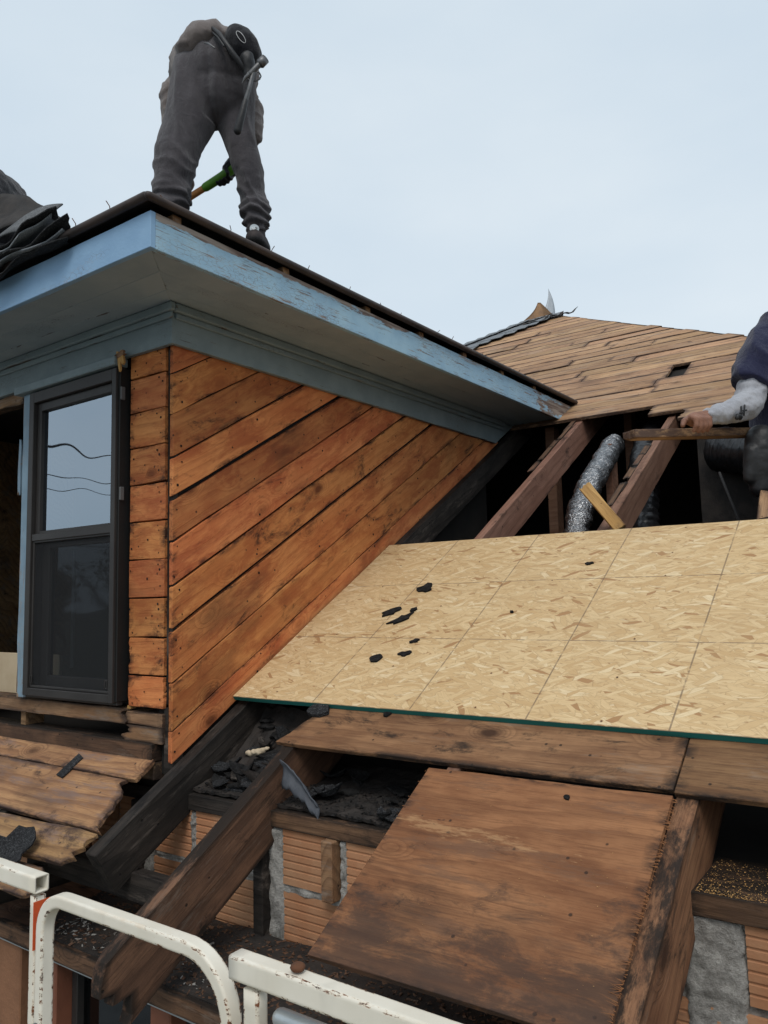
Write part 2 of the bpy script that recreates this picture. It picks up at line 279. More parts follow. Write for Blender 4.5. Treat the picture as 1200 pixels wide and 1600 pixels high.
def glass_mat(name, refl, tint, rough=0.02, wav=0.0, scale=2.0):
    g = G(name); co = g.co(False)
    g.t.nodes.remove(g.p)
    gl = g.t.nodes.new('ShaderNodeBsdfGlossy'); gl.inputs['Roughness'].default_value = rough; gl.inputs['Color'].default_value = (0.80, 0.90, 1.0, 1)
    tr = g.t.nodes.new('ShaderNodeBsdfTransparent'); tr.inputs['Color'].default_value = (*tint, 1)
    lw = g.t.nodes.new('ShaderNodeLayerWeight'); lw.inputs['Blend'].default_value = 0.35
    fac = g.math('ADD', g.math('MULTIPLY', lw.outputs['Fresnel'], 0.6), refl, clamp=True)
    if wav:
        b = g.t.nodes.new('ShaderNodeBump'); b.inputs['Strength'].default_value = 1.0; b.inputs['Distance'].default_value = wav
        g.put(b.inputs['Height'], g.noise(co, scale, 1, 0.3)); g.t.links.new(b.outputs[0], gl.inputs['Normal'])
    mx = g.t.nodes.new('ShaderNodeMixShader'); g.put(mx.inputs[0], fac); g.t.links.new(tr.outputs[0], mx.inputs[1]); g.t.links.new(gl.outputs[0], mx.inputs[2])
    g.t.links.new(mx.outputs[0], g.o.inputs[0]); return g.m
M['glass_up'] = glass_mat('upper_glass', 0.36, (0.35, 0.40, 0.42), 0.01, 0.010, 2.2)
M['glass_low'] = glass_mat('lower_glass', 0.05, (0.30, 0.32, 0.33), 0.03, 0.004, 3.0)
M['redbrown'] = plain('red_brown_paint', (0.20, 0.075, 0.042), 0.6, (0.165, 0.062, 0.036), 9, 0.2)
M['stucco'] = plain('brown_stucco', (0.24, 0.115, 0.06), 0.9, (0.19, 0.09, 0.047), 10, 0.6, bscale=70)
M['ground'] = plain('ground_grass', (0.06, 0.07, 0.045), 0.95, (0.095, 0.09, 0.07), 1.2, 0.5, bscale=8)
M['asphalt'] = plain('asphalt', (0.05, 0.05, 0.05), 0.9, (0.075, 0.072, 0.07), 3, 0.4, bscale=60)
M['concrete'] = plain('concrete', (0.20, 0.195, 0.185), 0.9, (0.16, 0.155, 0.145), 3, 0.4, bscale=60)
def cloth(name, c, c2, scale=8, weave=420, bump=0.5):
    g = G(name); co = g.co(False)
    col = g.mix(g.mr(g.noise(co, scale, 5, 0.6), 0.3, 0.7), c, c2); sp = g.noise(co, weave, 2, 0.7)
    col = g.mix(g.mr(sp, 0.45, 0.72, 0, 0.3), col, tuple(min(1, x*1.9) for x in c2))
    g.p.inputs['Sheen Weight'].default_value = 0.25
    return g.done(col, 0.95, g.math('ADD', g.math('MULTIPLY', sp, 0.35), g.math('ADD', g.noise(co, 16, 4, .6, .8), g.noise(g.vm('MULTIPLY', co, (1, 1, .35)), 40, 3))), bump*1.5, 0.009, spec=0.15)
M['pants'] = cloth('charcoal_sweatpants', (0.050, 0.046, 0.051), (0.070, 0.064, 0.070))
M['hoodie'] = cloth('grey_sweatshirt', (0.135, 0.115, 0.108), (0.17, 0.145, 0.137))
M['navy'] = cloth('navy_shirt', (0.012, 0.014, 0.040), (0.018, 0.020, 0.052))
M['denim'] = cloth('dark_denim', (0.022, 0.022, 0.028), (0.035, 0.034, 0.04))
M['sleeve'] = cloth('light_grey_sleeve', (0.30, 0.305, 0.335), (0.36, 0.365, 0.39))
M['blackcloth'] = cloth('black_nylon', (0.010, 0.010, 0.013), (0.016, 0.016, 0.020))
M['leather'] = plain('black_leather', (0.014, 0.014, 0.015), 0.5, (0.024, 0.024, 0.026), 20, 0.4)
M['skin'] = plain('skin', (0.245, 0.118, 0.075), 0.6, (0.17, 0.078, 0.050), 24, 0.3, bscale=120)
M['hair'] = plain('hair', (0.015, 0.011, 0.009), 0.7)
M['white'] = plain('white_print', (0.72, 0.72, 0.72), 0.6)
M['greenplastic'] = plain('green_plastic', (0.13, 0.34, 0.035), 0.5, (0.11, 0.29, 0.03), 20)
M['handle'] = plain('wood_handle', (0.55, 0.24, 0.075), 0.55, (0.46, 0.19, 0.06), 14)
M['shoe'] = plain('dark_shoe', (0.025, 0.02, 0.02), 0.7, (0.04, 0.03, 0.028), 30, 0.2)
M['copper'] = plain('brown_metal_flashing', (0.17, 0.09, 0.035), 0.5, (0.11, 0.06, 0.028), 16, 0.2, metal=0.3)
M['metal_pale'] = plain('pale_metal_flashing', (0.42, 0.45, 0.48), 0.45, (0.36, 0.39, 0.42), 10, 0.1, metal=0.4)
M['foam'] = plain('cream_foam', (0.52, 0.42, 0.30), 0.9, (0.42, 0.33, 0.22), 30, 0.7)
M['bark'] = plain('bark', (0.06, 0.047, 0.038), 0.95, (0.09, 0.07, 0.055), 6, 0.6, bscale=20)
M['leaf'] = plain('leaf', (0.055, 0.06, 0.025), 0.8, (0.10, 0.075, 0.03), 3)
M['wire'] = plain('wire', (0.012, 0.012, 0.012), 0.7)
M['torn_ply'] = plain('torn_plywood_edge', (0.36, 0.165, 0.07), .9, (0.26, 0.11, 0.05), 60, .6)
M['beige'] = plain('beige_board', (0.50, 0.40, 0.27), 0.8, (0.45, 0.35, 0.23), 10)

# ------------------------------------------------------------------ object helpers
def par(o, p):
    # every object's matrix_basis is its world matrix; the inverse cancels the parent's
    o.parent = p; o.matrix_parent_inverse = p.matrix_basis.inverted(); return o
def mesh_obj(name, verts, faces, mat, parent=None, smooth=False, matrix=None, edge=None, kind=None, label=None):
    me = bpy.data.meshes.new(name); me.from_pydata([tuple(v) for v in verts], [], faces); me.validate(); me.update()
    if edge is not None:
        a = me.attributes.new('edge', 'FLOAT', 'POINT'); a.data.foreach_set('value', edge)
    bm = bmesh.new(); bm.from_mesh(me); bmesh.ops.recalc_face_normals(bm, faces=bm.faces); bm.to_mesh(me); bm.free()
    if smooth: me.shade_smooth()
    o = bpy.data.objects.new(name, me); COL.objects.link(o)
    for mt in (mat if isinstance(mat, (list, tuple)) else [mat]): me.materials.append(M[mt] if isinstance(mt, str) else mt)
    if matrix is not None: o.matrix_world = matrix
    if parent is not None: par(o, parent)
    if kind: o['kind'] = kind
    if label: o['label'] = label
    return o
def empty(name, loc=(0, 0, 0), parent=None):
    o = bpy.data.objects.new(name, None); o.empty_display_size = 0.1; COL.objects.link(o); o.location = loc
    if parent is not None: par(o, parent)
    return o
def tag(o, label, cat, group=None, kind=None):
    o['label'] = label; o['category'] = cat
    if group: o['group'] = group
    if kind: o['kind'] = kind
    return o
def struct(o): o['kind'] = 'structure'; return o
def basis(O, ex, ey, ez):
    ex, ey, ez = Vector(ex).normalized(), Vector(ey).normalized(), Vector(ez).normalized()
    m = Matrix((ex, ey, ez)).transposed().to_4x4(); m.translation = Vector(O); return m
def bev(o, w=0.002, seg=1):
    b = o.modifiers.new('bevel', 'BEVEL'); b.width = w; b.segments = seg; b.limit_method = 'ANGLE'; b.angle_limit = math.radians(50); b.use_clamp_overlap = True
_pk = [0]
def plank(name, O, ex, ey, ez, W, T, x0, x1, mat, parent=None, jit=0.0012, warp=0.0008, nw=4, step=0.16, rag0=0.0, rag1=0.0, bevel=0.0018, label=None, rows=None, under=None):
    """a board: local x along the grain between x0(v) and x1(v), y across 0..W, top face at z=0, thickness T"""
    _pk[0] += 1; sd_ = _pk[0]*13.37
    f0 = x0 if callable(x0) else (lambda v, a=x0: a); f1 = x1 if callable(x1) else (lambda v, a=x1: a)
    if rag0 or rag1: nw = max(nw, 9)
    e = min(0.018, W*0.16)
    ys = [0, e] + [e + (W-2*e)*i/(nw-2) for i in range(1, nw-2)] + [W-e, W] if nw >= 4 else [0, W]
    if nw < 4: ys = [W*i/nw for i in range(nw+1)]
    ny = len(ys); Lm = max(f1(0.5)-f0(0.5), 0.02); nx = max(2, int(Lm/step)+1)
    ts = [i/nx for i in range(nx+1)]
    if Lm > 0.1: ts = sorted(set([0, min(0.03/Lm, 0.2)] + ts[1:-1] + [1-min(0.03/Lm, 0.2), 1]))
    nx = len(ts)-1; V = []; E = []; F = []
    cx = (f0(0.5)+f1(0.5))/2
    for side in (0, 1):
        for i, t in enumerate(ts):
            for j, y in enumerate(ys):
                v = y/W; a = f0(v); b = f1(v)
                if rag0: a += rag0*(mnoise.noise(Vector((y*38+sd_, 1.7, 0)))+0.8*mnoise.noise(Vector((y*95+sd_, 4.7, 0)))+0.6)
                if rag1: b -= rag1*(mnoise.noise(Vector((y*38+sd_, 8.3, 0)))+0.8*mnoise.noise(Vector((y*95+sd_, 9.1, 0)))+0.6)
                x = a+(b-a)*t; yy = y
                if j in (0, ny-1): yy += jit*mnoise.noise(Vector((x*6+sd_, j*3.0, side)))*2
                z = warp*mnoise.noise(Vector((x*3+sd_, y*6, 5.0)))*2
                if side: z -= T + ((rag0 and i == 0) or (rag1 and i == nx))*(-T*0.3*random.random())
                V.append((x-cx, yy-W/2, z)); E.append(1.0 if (j in (0, ny-1) or i in (0, nx)) else 0.0)
    n1 = (nx+1)*ny; I = lambda s, i, j: s*n1+i*ny+j
    for i in range(nx):
        for j in range(ny-1):
            F.append((I(0,i,j), I(0,i+1,j), I(0,i+1,j+1), I(0,i,j+1))); F.append((I(1,i,j), I(1,i,j+1), I(1,i+1,j+1), I(1,i+1,j)))
        F.append((I(0,i,0), I(1,i,0), I(1,i+1,0), I(0,i+1,0))); F.append((I(0,i,ny-1), I(0,i+1,ny-1), I(1,i+1,ny-1), I(1,i,ny-1)))
    for j in range(ny-1):
        F.append((I(0,0,j), I(0,0,j+1), I(1,0,j+1), I(1,0,j))); F.append((I(0,nx,j), I(1,nx,j), I(1,nx,j+1), I(0,nx,j+1)))
    ex, ey, ez = Vector(ex).normalized(), Vector(ey).normalized(), Vector(ez).normalized()
    m = basis(Vector(O)+ex*cx+ey*(W/2), ex, ey, ez)
    o = mesh_obj(name, V, F, mat, None, matrix=m, edge=E, label=label)
    if bevel: bev(o, bevel)
    if parent is not None: par(o, parent)
    return o
def box(name, lo, hi, mat, parent=None, bevel=0.002, label=None):
    (a, b, c), (d, e, f) = lo, hi
    cx, cy, cz = (a+d)/2, (b+e)/2, (c+f)/2
    V = [(x-cx, y-cy, z-cz) for x in (a, d) for y in (b, e) for z in (c, f)]
    F = [(0,1,3,2), (4,6,7,5), (0,4,5,1), (2,3,7,6), (0,2,6,4), (1,5,7,3)]
    o = mesh_obj(name, V, F, mat, None, matrix=Matrix.Translation((cx, cy, cz)), label=label)
    if bevel: bev(o, bevel)
    if parent is not None: par(o, parent)
    return o
def prism(name, poly, z0, z1, m, mat, parent=None, bevel=0.0):
    n = len(poly); V = [(p[0], p[1], z0) for p in poly]+[(p[0], p[1], z1) for p in poly]
    F = [tuple(range(n))[::-1], tuple(range(n, 2*n))]+[(i, (i+1) % n, n+(i+1) % n, n+i) for i in range(n)]
    o = mesh_obj(name, V, F, mat, None, matrix=m)
    if bevel: bev(o, bevel)
    if parent is not None: par(o, parent)
    return o
def tube_geo(V, F, pts, radii, seg=12, ell=None, cap=True):
    pts = [Vector(p) for p in pts]
    if cap:   # hemispherical ends
        d0 = (pts[0]-pts[1]).normalized(); d1 = (pts[-1]-pts[-2]).normalized()
        P = []; Rr = []
        for k in (0.98, 0.85, 0.5): P.append(pts[0]+d0*radii[0]*k); Rr.append(radii[0]*math.sqrt(max(0.02, 1-k*k)))
        P += pts; Rr += list(radii)
        for k in (0.5, 0.85, 0.98): P.append(pts[-1]+d1*radii[-1]*k); Rr.append(radii[-1]*math.sqrt(max(0.02, 1-k*k)))
        pts, radii = P, Rr
    n = len(pts); b0 = len(V); ref = None
    for i, p in enumerate(pts):
        t = (pts[min(i+1, n-1)]-pts[max(i-1, 0)])
        t = t.normalized() if t.length > 1e-9 else Vector((0, 0, 1))
        if ref is None: ref = t.orthogonal().normalized()
        u = (ref-t*ref.dot(t)); u = u.normalized() if u.length > 1e-6 else t.orthogonal().normalized(); ref = u; w = t.cross(u)
        for k in range(seg):
            a = 2*math.pi*k/seg; V.append(tuple(p+(u*math.cos(a)+w*math.sin(a))*radii[i]))
    for i in range(n-1):
        for k in range(seg):
            F.append((b0+i*seg+k, b0+i*seg+(k+1) % seg, b0+(i+1)*seg+(k+1) % seg, b0+(i+1)*seg+k))
    F.append(tuple(range(b0, b0+seg))[::-1]); F.append(tuple(range(b0+(n-1)*seg, b0+n*seg)))
def ell_geo(V, F, c, axes, nu=16, nv=10):
    c = Vector(c); A = [Vector(a) for a in axes]; b0 = len(V)
    for i in range(nv+1):
        th = math.pi*(i*0.98+0.01*nv)/nv
        for k in range(nu):
            ph = 2*math.pi*k/nu; V.append(tuple(c+A[0]*math.sin(th)*math.cos(ph)+A[1]*math.sin(th)*math.sin(ph)+A[2]*math.cos(th)))
    for i in range(nv):
        for k in range(nu): F.append((b0+i*nu+k, b0+i*nu+(k+1) % nu, b0+(i+1)*nu+(k+1) % nu, b0+(i+1)*nu+k))
    F.append(tuple(range(b0, b0+nu))); F.append(tuple(range(b0+nv*nu, b0+(nv+1)*nu))[::-1])
def tube(name, pts, radii, mat, parent=None, seg=10, cap=True):
    V, F = [], []
    if not isinstance(radii, (list, tuple)): radii = [radii]*len(pts)
    tube_geo(V, F, pts, radii, seg, cap=cap); c = sum((Vector(p) for p in pts), Vector())/len(pts)
    o = mesh_obj(name, [Vector(v)-c for v in V], F, mat, None, True, Matrix.Translation(c))
    if parent is not None: par(o, parent)
    return o
def remesh(name, build, voxel, mat, parent=None, smooth=6, fn=None):
    V, F = [], []; build(V, F)
    me = bpy.data.meshes.new(name+'_tmp'); me.from_pydata(V, [], F); me.update()
    bm = bmesh.new(); bm.from_mesh(me); bmesh.ops.recalc_face_normals(bm, faces=bm.faces); bm.to_mesh(me); bm.free()
    o = bpy.data.objects.new(name+'_tmp', me); COL.objects.link(o)
    r = o.modifiers.new('r', 'REMESH'); r.mode = 'VOXEL'; r.voxel_size = voxel
    s = o.modifiers.new('s', 'SMOOTH'); s.factor = 0.5; s.iterations = smooth
    dg = bpy.context.evaluated_depsgraph_get(); dg.update()
    nm = bpy.data.meshes.new_from_object(o.evaluated_get(dg)); bpy.data.objects.remove(o)
    if fn:
        nr = [v.normal.copy() for v in nm.vertices]
        for v, n in zip(nm.vertices, nr): v.co = v.co+n*fn(v.co, n)
    nm.name = name; nm.materials.clear(); nm.materials.append(M[mat]); nm.shade_smooth()
    c = sum((v.co for v in nm.vertices), Vector())/max(1, len(nm.vertices)); nm.transform(Matrix.Translation(-c))
    ob = bpy.data.objects.new(name, nm); COL.objects.link(ob); ob.location = c
    if parent is not None: par(ob, parent)
    return ob
def sheet(name, fn, nu, nv, th, mat, parent=None, smooth=False):
    P = [Vector(fn(i/nu, j/nv)) for i in range(nu+1) for j in range(nv+1)]; c = sum(P, Vector())/len(P)
    F = [(i*(nv+1)+j, (i+1)*(nv+1)+j, (i+1)*(nv+1)+j+1, i*(nv+1)+j+1) for i in range(nu) for j in range(nv)]
    me_o = mesh_obj(name, [p-c for p in P], F, mat, None, smooth, Matrix.Translation(c))
    s = me_o.modifiers.new('thick', 'SOLIDIFY'); s.thickness = th; s.offset = 0
    if parent is not None: par(me_o, parent)
    return me_o

# ------------------------------------------------------------------ geometry of the place
TH = math.radians(30.3); cs, sn_ = math.cos(TH), math.sin(TH); D0 = -1.3555
S = Vector((0, cs, sn_)); N = Vector((0, -sn_, cs)); EX, EY, EZ = Vector((1, 0, 0)), Vector((0, 1, 0)), Vector((0, 0, 1))
def RP(x, a, h=0.0): return EX*x + S*a + N*(D0+h)          # a point of the main roof slope
XC, YF, ZS = -2.208, 1.794, 1.063                           # dormer cheek face, dormer front face, soffit height
FX, FY, ZF = -1.868, 1.431, 1.180                           # dormer fascias and their top
APEX = Vector((-3.327, 7.909, 3.052))
GZ = -4.3
# ground
struct(mesh_obj('ground', [(-900, -900, GZ), (900, -900, GZ), (900, 900, GZ), (-900, 900, GZ)], [(0, 1, 2, 3)], 'ground'))
struct(mesh_obj('driveway', [(-40, -14, GZ+.004), (40, -14, GZ+.004), (40, 0.2, GZ+.004), (-40, 0.2, GZ+.004)], [(0, 1, 2, 3)], 'concrete'))

house = tag(empty('house', (-3, 5, GZ)), 'old brick house with blue trimmed dormer and its roof stripped to the boards', 'house')

# ================================================================== HOUSE: main roof
main_roof = mesh_obj('main_roof', [APEX, (-9.886, 1.35, -0.78), (-9.886, 14.468, -0.78), (3.232, 14.468, -0.78), (3.232, 1.35, -0.78)],
                     [(0, 2, 1), (0, 3, 2), (0, 4, 3)], 'shingle', house)
def roof_face(pts, name, mat='shingle'):
    return mesh_obj(name, pts, [tuple(range(len(pts)))], mat, house)
xl = lambda y: APEX.x-(APEX.y-y); xr = lambda y: APEX.x+(APEX.y-y)
q = lambda x, a: RP(x, a, -0.02)
aE, aT = 0.78, 8.36
roof_face([q(-9.8, aE), q(-4.9, aE), q(-4.9, 5.2), q(-4.9, 6.6), q(xl(RP(0, 6.6).y), 6.6)], 'roof_slope')
roof_face([q(0.95, aE), q(3.2, aE), q(xr(RP(0, 4.2).y), 4.2), q(0.95, 4.2)], 'roof_slope')
# sheathing boards of the upper slope, course by course
cw = 0.141
def course(k):
    a = 4.394+cw*k
    return a
rs = random.Random(11)
for k in range(-2, 28):
    a = course(k)
    yb, yt = RP(0, a).y, RP(0, a+cw).y
    if a+cw > 8.33: break
    L0 = max(xl(yb), -4.2) if k >= 0 else (-1.30 if k == -1 else -1.10)
    if k >= 0: L0 = max(xl(yb), -1.86-(yb-4.46)*1.0-0.35)
    R0 = min(xr(yb), 1.4)
    cuts = [L0]; x = L0
    while x < R0:
        x += rs.uniform(0.9, 2.2); cuts.append(min(x, R0))
        if cuts[-1] >= R0: break
    if R0-cuts[-2] < 0.25 and len(cuts) > 2: cuts.pop(-2)
    segs = list(zip(cuts[:-1], cuts[1:]))
    if k in (4, 5):      # a square hole cut through two boards
        segs = [(L0, -1.345), (-1.235, R0)]
    if k == 1: segs = [(L0, -1.95), (-1.945, R0)]
    for i, (p0, p1) in enumerate(segs):
        le = (p0 == L0 and L0 == xl(yb)); re = (p1 == R0 and R0 == xr(yb))
        f0 = (lambda v, yb=yb, yt=yt: xl(yb+(yt-yb)*v)) if le else (lambda v, p0=p0: p0+0.0015)
        f1 = (lambda v, yb=yb, yt=yt: xr(yb+(yt-yb)*v)+0.02) if re else (lambda v, p1=p1: p1-0.0015)
        lift = rs.choice([0, 0, 0.001, 0.003, 0.008]) if k > 0 else 0.004
        plank('sheathing_board', RP(0, a, -0.004+lift), EX, S+N*rs.uniform(-0.03, 0.05), N, cw-rs.uniform(0.003, 0.006), 0.019, f0, f1, 'deck', main_roof, jit=0.002, warp=0.0015, step=0.3,
              rag0=0.02 if (k <= 0 and i == 0) else 0, bevel=0.0015)
mesh_obj('backing_sheet', [q(-1.72, 4.60), q(1.4, 4.60), q(xr(RP(0, 5.5).y)-.1, 5.5), RP(APEX.x+.1, 8.2, -0.04), RP(APEX.x-.1, 8.2, -0.04), q(-3.6, 6.2)], [(0, 1, 2, 3, 4, 5)], 'dark', main_roof).location.z -= 0.03  # near-black sheet beneath the boards, closing their gaps and the hole
# shingles left along the far hip
hd = Vector((-1, -1, -math.tan(TH))).normalized()
for k in range(16):
    t = 0.42+k*0.135; p = APEX+hd*t
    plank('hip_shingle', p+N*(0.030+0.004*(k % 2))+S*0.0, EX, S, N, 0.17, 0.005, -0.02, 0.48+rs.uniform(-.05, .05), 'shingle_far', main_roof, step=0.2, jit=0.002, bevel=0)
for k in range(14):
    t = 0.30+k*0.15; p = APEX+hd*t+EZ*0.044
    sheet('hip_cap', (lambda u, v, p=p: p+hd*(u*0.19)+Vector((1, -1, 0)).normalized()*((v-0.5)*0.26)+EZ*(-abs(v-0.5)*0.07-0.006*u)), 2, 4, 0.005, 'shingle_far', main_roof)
# torn flashing at the peak
RTV = Vector((.812, .584, 0)); FWV = Vector((-.58, .81, 0))
sheet('peak_flashing', lambda u, v: APEX+RTV*(-.10+.44*(v-.5)*(1-.93*u)-.02*u+.03*math.sin(u*3))+FWV*(-.10+.12*u+.10*abs(v-.5)*(1-u))+EZ*(-.10+.25*u-.12*(v-.5)*(1-u)-.10*abs(v-.5)*(1-u)), 10, 10, 0.003, 'copper', main_roof, True)
sheet('peak_fin', lambda u, v: APEX+RTV*(-.035+.19*(v-.5)*(1-u)**1.1+.05*math.sin(u*2.4))+FWV*.04+EZ*(-.06+.38*u), 10, 4, 0.003, 'metal_pale', main_roof, True)
for k in range(7):
    c = APEX+Vector((rs.uniform(-.1, .35), rs.uniform(-.35, -.15), 0)); c.z = APEX.z+(c.y-APEX.y)*math.tan(TH)+0.03
    r0 = rs.uniform(-.6, .6); sz = rs.uniform(.05, .12)
    sheet('torn_felt', lambda u, v, c=c, r0=r0, sz=sz: c+Vector((math.cos(r0), math.sin(r0)*.5, .1))*(u-.5)*2*sz+Vector((-math.sin(r0), math.cos(r0), .5))*(v-.5)*sz+EZ*.02*math.sin(u*5+v*3), 4, 3, 0.004, 'felt', main_roof)

# ------------------------------------------------------------------ rafters (big face towards +X)
def rafter(xface, a0, a1, mat, T=0.042, W=0.165, h=-0.037, rag0=0.0, rag1=0.0, par_=house, name='rafter', **kw):
    return plank(name, RP(xface, 0, h)-N*W, S, N, EX, W, T, a0, a1, mat, par_, jit=0.002, warp=0.0012, rag0=rag0, rag1=rag1, step=0.12, bevel=0.0025, **kw)
rafter(-2.152, 0.885, 2.60, 'char', T=0.052, rag0=0.0, h=-0.040, W=0.15, label='black rotten rafter beside the dormer wall')
rafter(-2.158, 2.602, 4.75, 'char', T=0.046, h=-0.022, W=0.12)
rafter(-1.766, 0.56, 2.7, 'tail', T=0.046, W=0.19, rag0=0.09, h=-0.037, label='weathered rafter tail with a split rotten end and a large knot')
rafter(-1.718, 2.72, 6.2, 'rafter', W=0.15, h=-0.025)
rafter(-1.142, 0.9, 5.7, 'rafter', W=0.15)
rafter(-0.508, 0.55, 5.0, 'plank', T=0.050, W=0.19)
rafter(0.12, 0.6, 4.3, 'rafter')
rafter(0.75, 0.6, 3.55, 'rafter')
for xx in (-2.76, -3.36, -3.96, -4.6): rafter(xx, 0.74, 1.25, 'char', h=-0.04)
# bearing splinters at the head of the visible rafters
for (xf, aa) in ((-1.718, 4.33), (-1.142, 3.82)):
    for i in range(5):
        plank('splinter', RP(xf-0.042+rs.uniform(0, .01), aa-0.15*i-0.1, -0.018 if xf < -1.5 else -0.036), S+N*rs.uniform(-.03, .05), -EX, N, 0.02+rs.random()*.015, 0.005, 0, 0.12+rs.random()*.15, 'tail', house, rag0=0.02, rag1=0.02, bevel=0)

# studs, walls and ducts inside the attic
for (x, y, w) in ((-2.24, 3.30, .045), (-2.24, 3.72, .045), (-1.95, 4.6, .06), (-1.55, 4.9, .05), (-1.45, 4.2, .04)):
    box('attic_stud', (x-w, y, -0.65), (x, y+.09, min(2.4, (y*sn_-1.42)/cs)), 'rafter', house)
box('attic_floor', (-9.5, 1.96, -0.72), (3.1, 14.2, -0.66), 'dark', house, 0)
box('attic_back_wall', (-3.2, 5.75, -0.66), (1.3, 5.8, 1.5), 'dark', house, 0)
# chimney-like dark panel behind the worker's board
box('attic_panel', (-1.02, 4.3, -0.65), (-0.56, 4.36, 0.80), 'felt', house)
def duct(pts, r, mat, ribs=True, name='duct'):
    V, F = [], []; P = []; Rr = []
    pts = [Vector(p) for p in pts]; n = 34
    for i in range(n*3+1):
        t = i/(n*3)*(len(pts)-1); k = min(int(t), len(pts)-2); f = t-k
        p0, p1, p2, p3 = pts[max(k-1, 0)], pts[k], pts[k+1], pts[min(k+2, len(pts)-1)]
        P.append(0.5*((2*p1)+(p2-p0)*f+(2*p0-5*p1+4*p2-p3)*f*f+(3*p1-p0-3*p2+p3)*f**3))
        Rr.append(r*(1+(0.07 if i % 3 == 0 else -0.02)+0.05*mnoise.noise(Vector((i*.3, r*9, 0)))))
    tube_geo(V, F, P, Rr, 18, cap=False)
    c = P[len(P)//2]
    V = [Vector(v)+Vector((mnoise.noise(Vector(v)*22), mnoise.noise(Vector(v)*22+Vector((9, 0, 0))), 0))*0.012-c for v in V]
    return mesh_obj(name, V, F, mat, house, True, Matrix.Translation(c))
duct([(-1.40, 3.45, -0.3), (-1.42, 3.55, 0.22), (-1.43, 3.70, 0.44), (-1.45, 3.98, 0.63), (-1.50, 4.40, 0.84)], 0.060, 'foil')
duct([(-1.22, 4.1, -0.1), (-1.27, 4.12, 0.30), (-1.30, 4.25, 0.60), (-1.33, 4.50, 0.82), (-1.36, 4.9, 1.02)], 0.08, 'wrap')
duct([(-0.05, 3.9, 0.1), (-0.35, 4.0, 0.50), (-0.62, 4.1, 0.62), (-0.9, 4.3, 0.72)], 0.11, 'wrap')
tube('cable', [(-0.80, 3.75, 0.52), (-0.76, 3.65, 0.44), (-0.70, 3.52, 0.32), (-0.64, 3.42, 0.16)], 0.006, 'felt', house)

# ================================================================== HOUSE: dormer
XL = -4.75
# dark carcass behind the boards
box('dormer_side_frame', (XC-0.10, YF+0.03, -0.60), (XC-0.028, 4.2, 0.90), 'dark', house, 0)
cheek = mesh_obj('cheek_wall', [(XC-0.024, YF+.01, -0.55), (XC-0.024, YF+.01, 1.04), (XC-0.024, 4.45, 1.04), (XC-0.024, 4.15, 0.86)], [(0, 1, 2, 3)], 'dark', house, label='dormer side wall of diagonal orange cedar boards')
seams = [-0.56, -0.452, -0.288, -0.112, 0.05, 0.205, 0.352, 0.509, 0.666, 0.815, 0.928]
gaps = {0: .003, 1: .004, 2: .005, 3: .018, 4: .005, 5: .006, 6: .019, 7: .004, 8: .004, 9: .004}
for i in range(10):
    za, zb = seams[i], seams[i+1]; W = (zb-za)*cs-gaps[i]; tn = math.tan(TH)
    f0 = lambda v, W=W: v*W*tn+0.002
    f1 = lambda v, W=W, za=za: max((0.935-za-v*W*cs)/sn_, v*W*tn+0.004)
    plank('board', (XC+rs.uniform(-.001, .0015), YF+0.004, za+gaps[i]*cs), S, N, EX, W, 0.02, f0, f1, 'cedar', cheek, jit=0.0022, warp=0.0012, step=0.18, bevel=0.002)
V, F = [], []
for i in range(10):       # nail heads and nail holes, pairs on every stud
    za, zb = seams[i], seams[i+1]
    for st in range(1, 7):
        for fr in (0.22, 0.76):
            y = YF+0.03+0.395*(st-1)+rs.uniform(-.02, .02)
            z = za+(zb-za)*fr+(y-YF)*math.tan(TH)+rs.uniform(-.012, .012)
            if z < 0.90 and rs.random() < 0.85:
                b = len(V); r = rs.uniform(.0026, .0056)
                for k in range(6): V.append((XC+0.0022, y+r*math.cos(k*1.047), z+r*math.sin(k*1.047)))
                F.append(tuple(range(b, b+6)))
mesh_obj('nail_heads', V, F, 'tar', house, kind='stuff')
# front wall: short horizontal boards right of the window
front = mesh_obj('front_wall', [(XL, YF+.024, -0.34), (XC-.03, YF+.024, -0.34), (XC-.03, YF+.024, 1.04), (-2.47, YF+.024, 1.04), (-2.47, YF+.024, 0.93), (XL, YF+.024, 0.93)], [(0, 1, 2, 3, 4, 5)][:0] or [(1, 2, 3, 4)], 'dark', house, label='dormer front wall of short orange boards')
zs = [-0.375, -0.262, -0.128, 0.012, 0.152, 0.292, 0.430, 0.567, 0.702, 0.835, 0.93]
for i in range(len(zs)-1):
    za, zb = zs[i], zs[i+1]; sl = rs.uniform(-.02, .02)
    plank('board', (-2.450, YF+rs.uniform(-.0015, .001), za+.002), EX+EZ*0.012*rs.uniform(-1, 1), EZ, -EY, zb-za-rs.uniform(.003, .006), 0.02, lambda v, a=rs.uniform(0, .008): a, lambda v, a=rs.uniform(-.004, .002): 0.205+a, 'cedar', front,
          jit=0.002, step=0.08, rag0=0.008 if i < 2 else 0, rag1=0.006 if i == 0 else 0)
plank('corner_gap_shade', (XC-0.006, YF+0.013, -0.36), EZ, -EX, -EY, 0.034, 0.02, 0, 1.28, 'char', front)  # blackened strip set in the corner recess as the shade of its gap
V, F = [], []
for i in range(len(zs)-1):
    for (fx, fr) in ((.03, .3), (.03, .72), (.19, .3), (.19, .72), (.11, .5), (.17, .85), (.05, .12)):
        if rs.random() < .8:
            x = -2.458+fx+rs.uniform(-.012, .012); z = zs[i]+(zs[i+1]-zs[i])*fr; r = rs.uniform(.0024, .0048); b = len(V)
            for k in range(6): V.append((x+r*math.cos(k*1.047), YF-0.0024, z+r*math.sin(k*1.047)))
            F.append(tuple(range(b, b+6)))
mesh_obj('nail_heads', V, F, 'tar', house, kind='stuff')
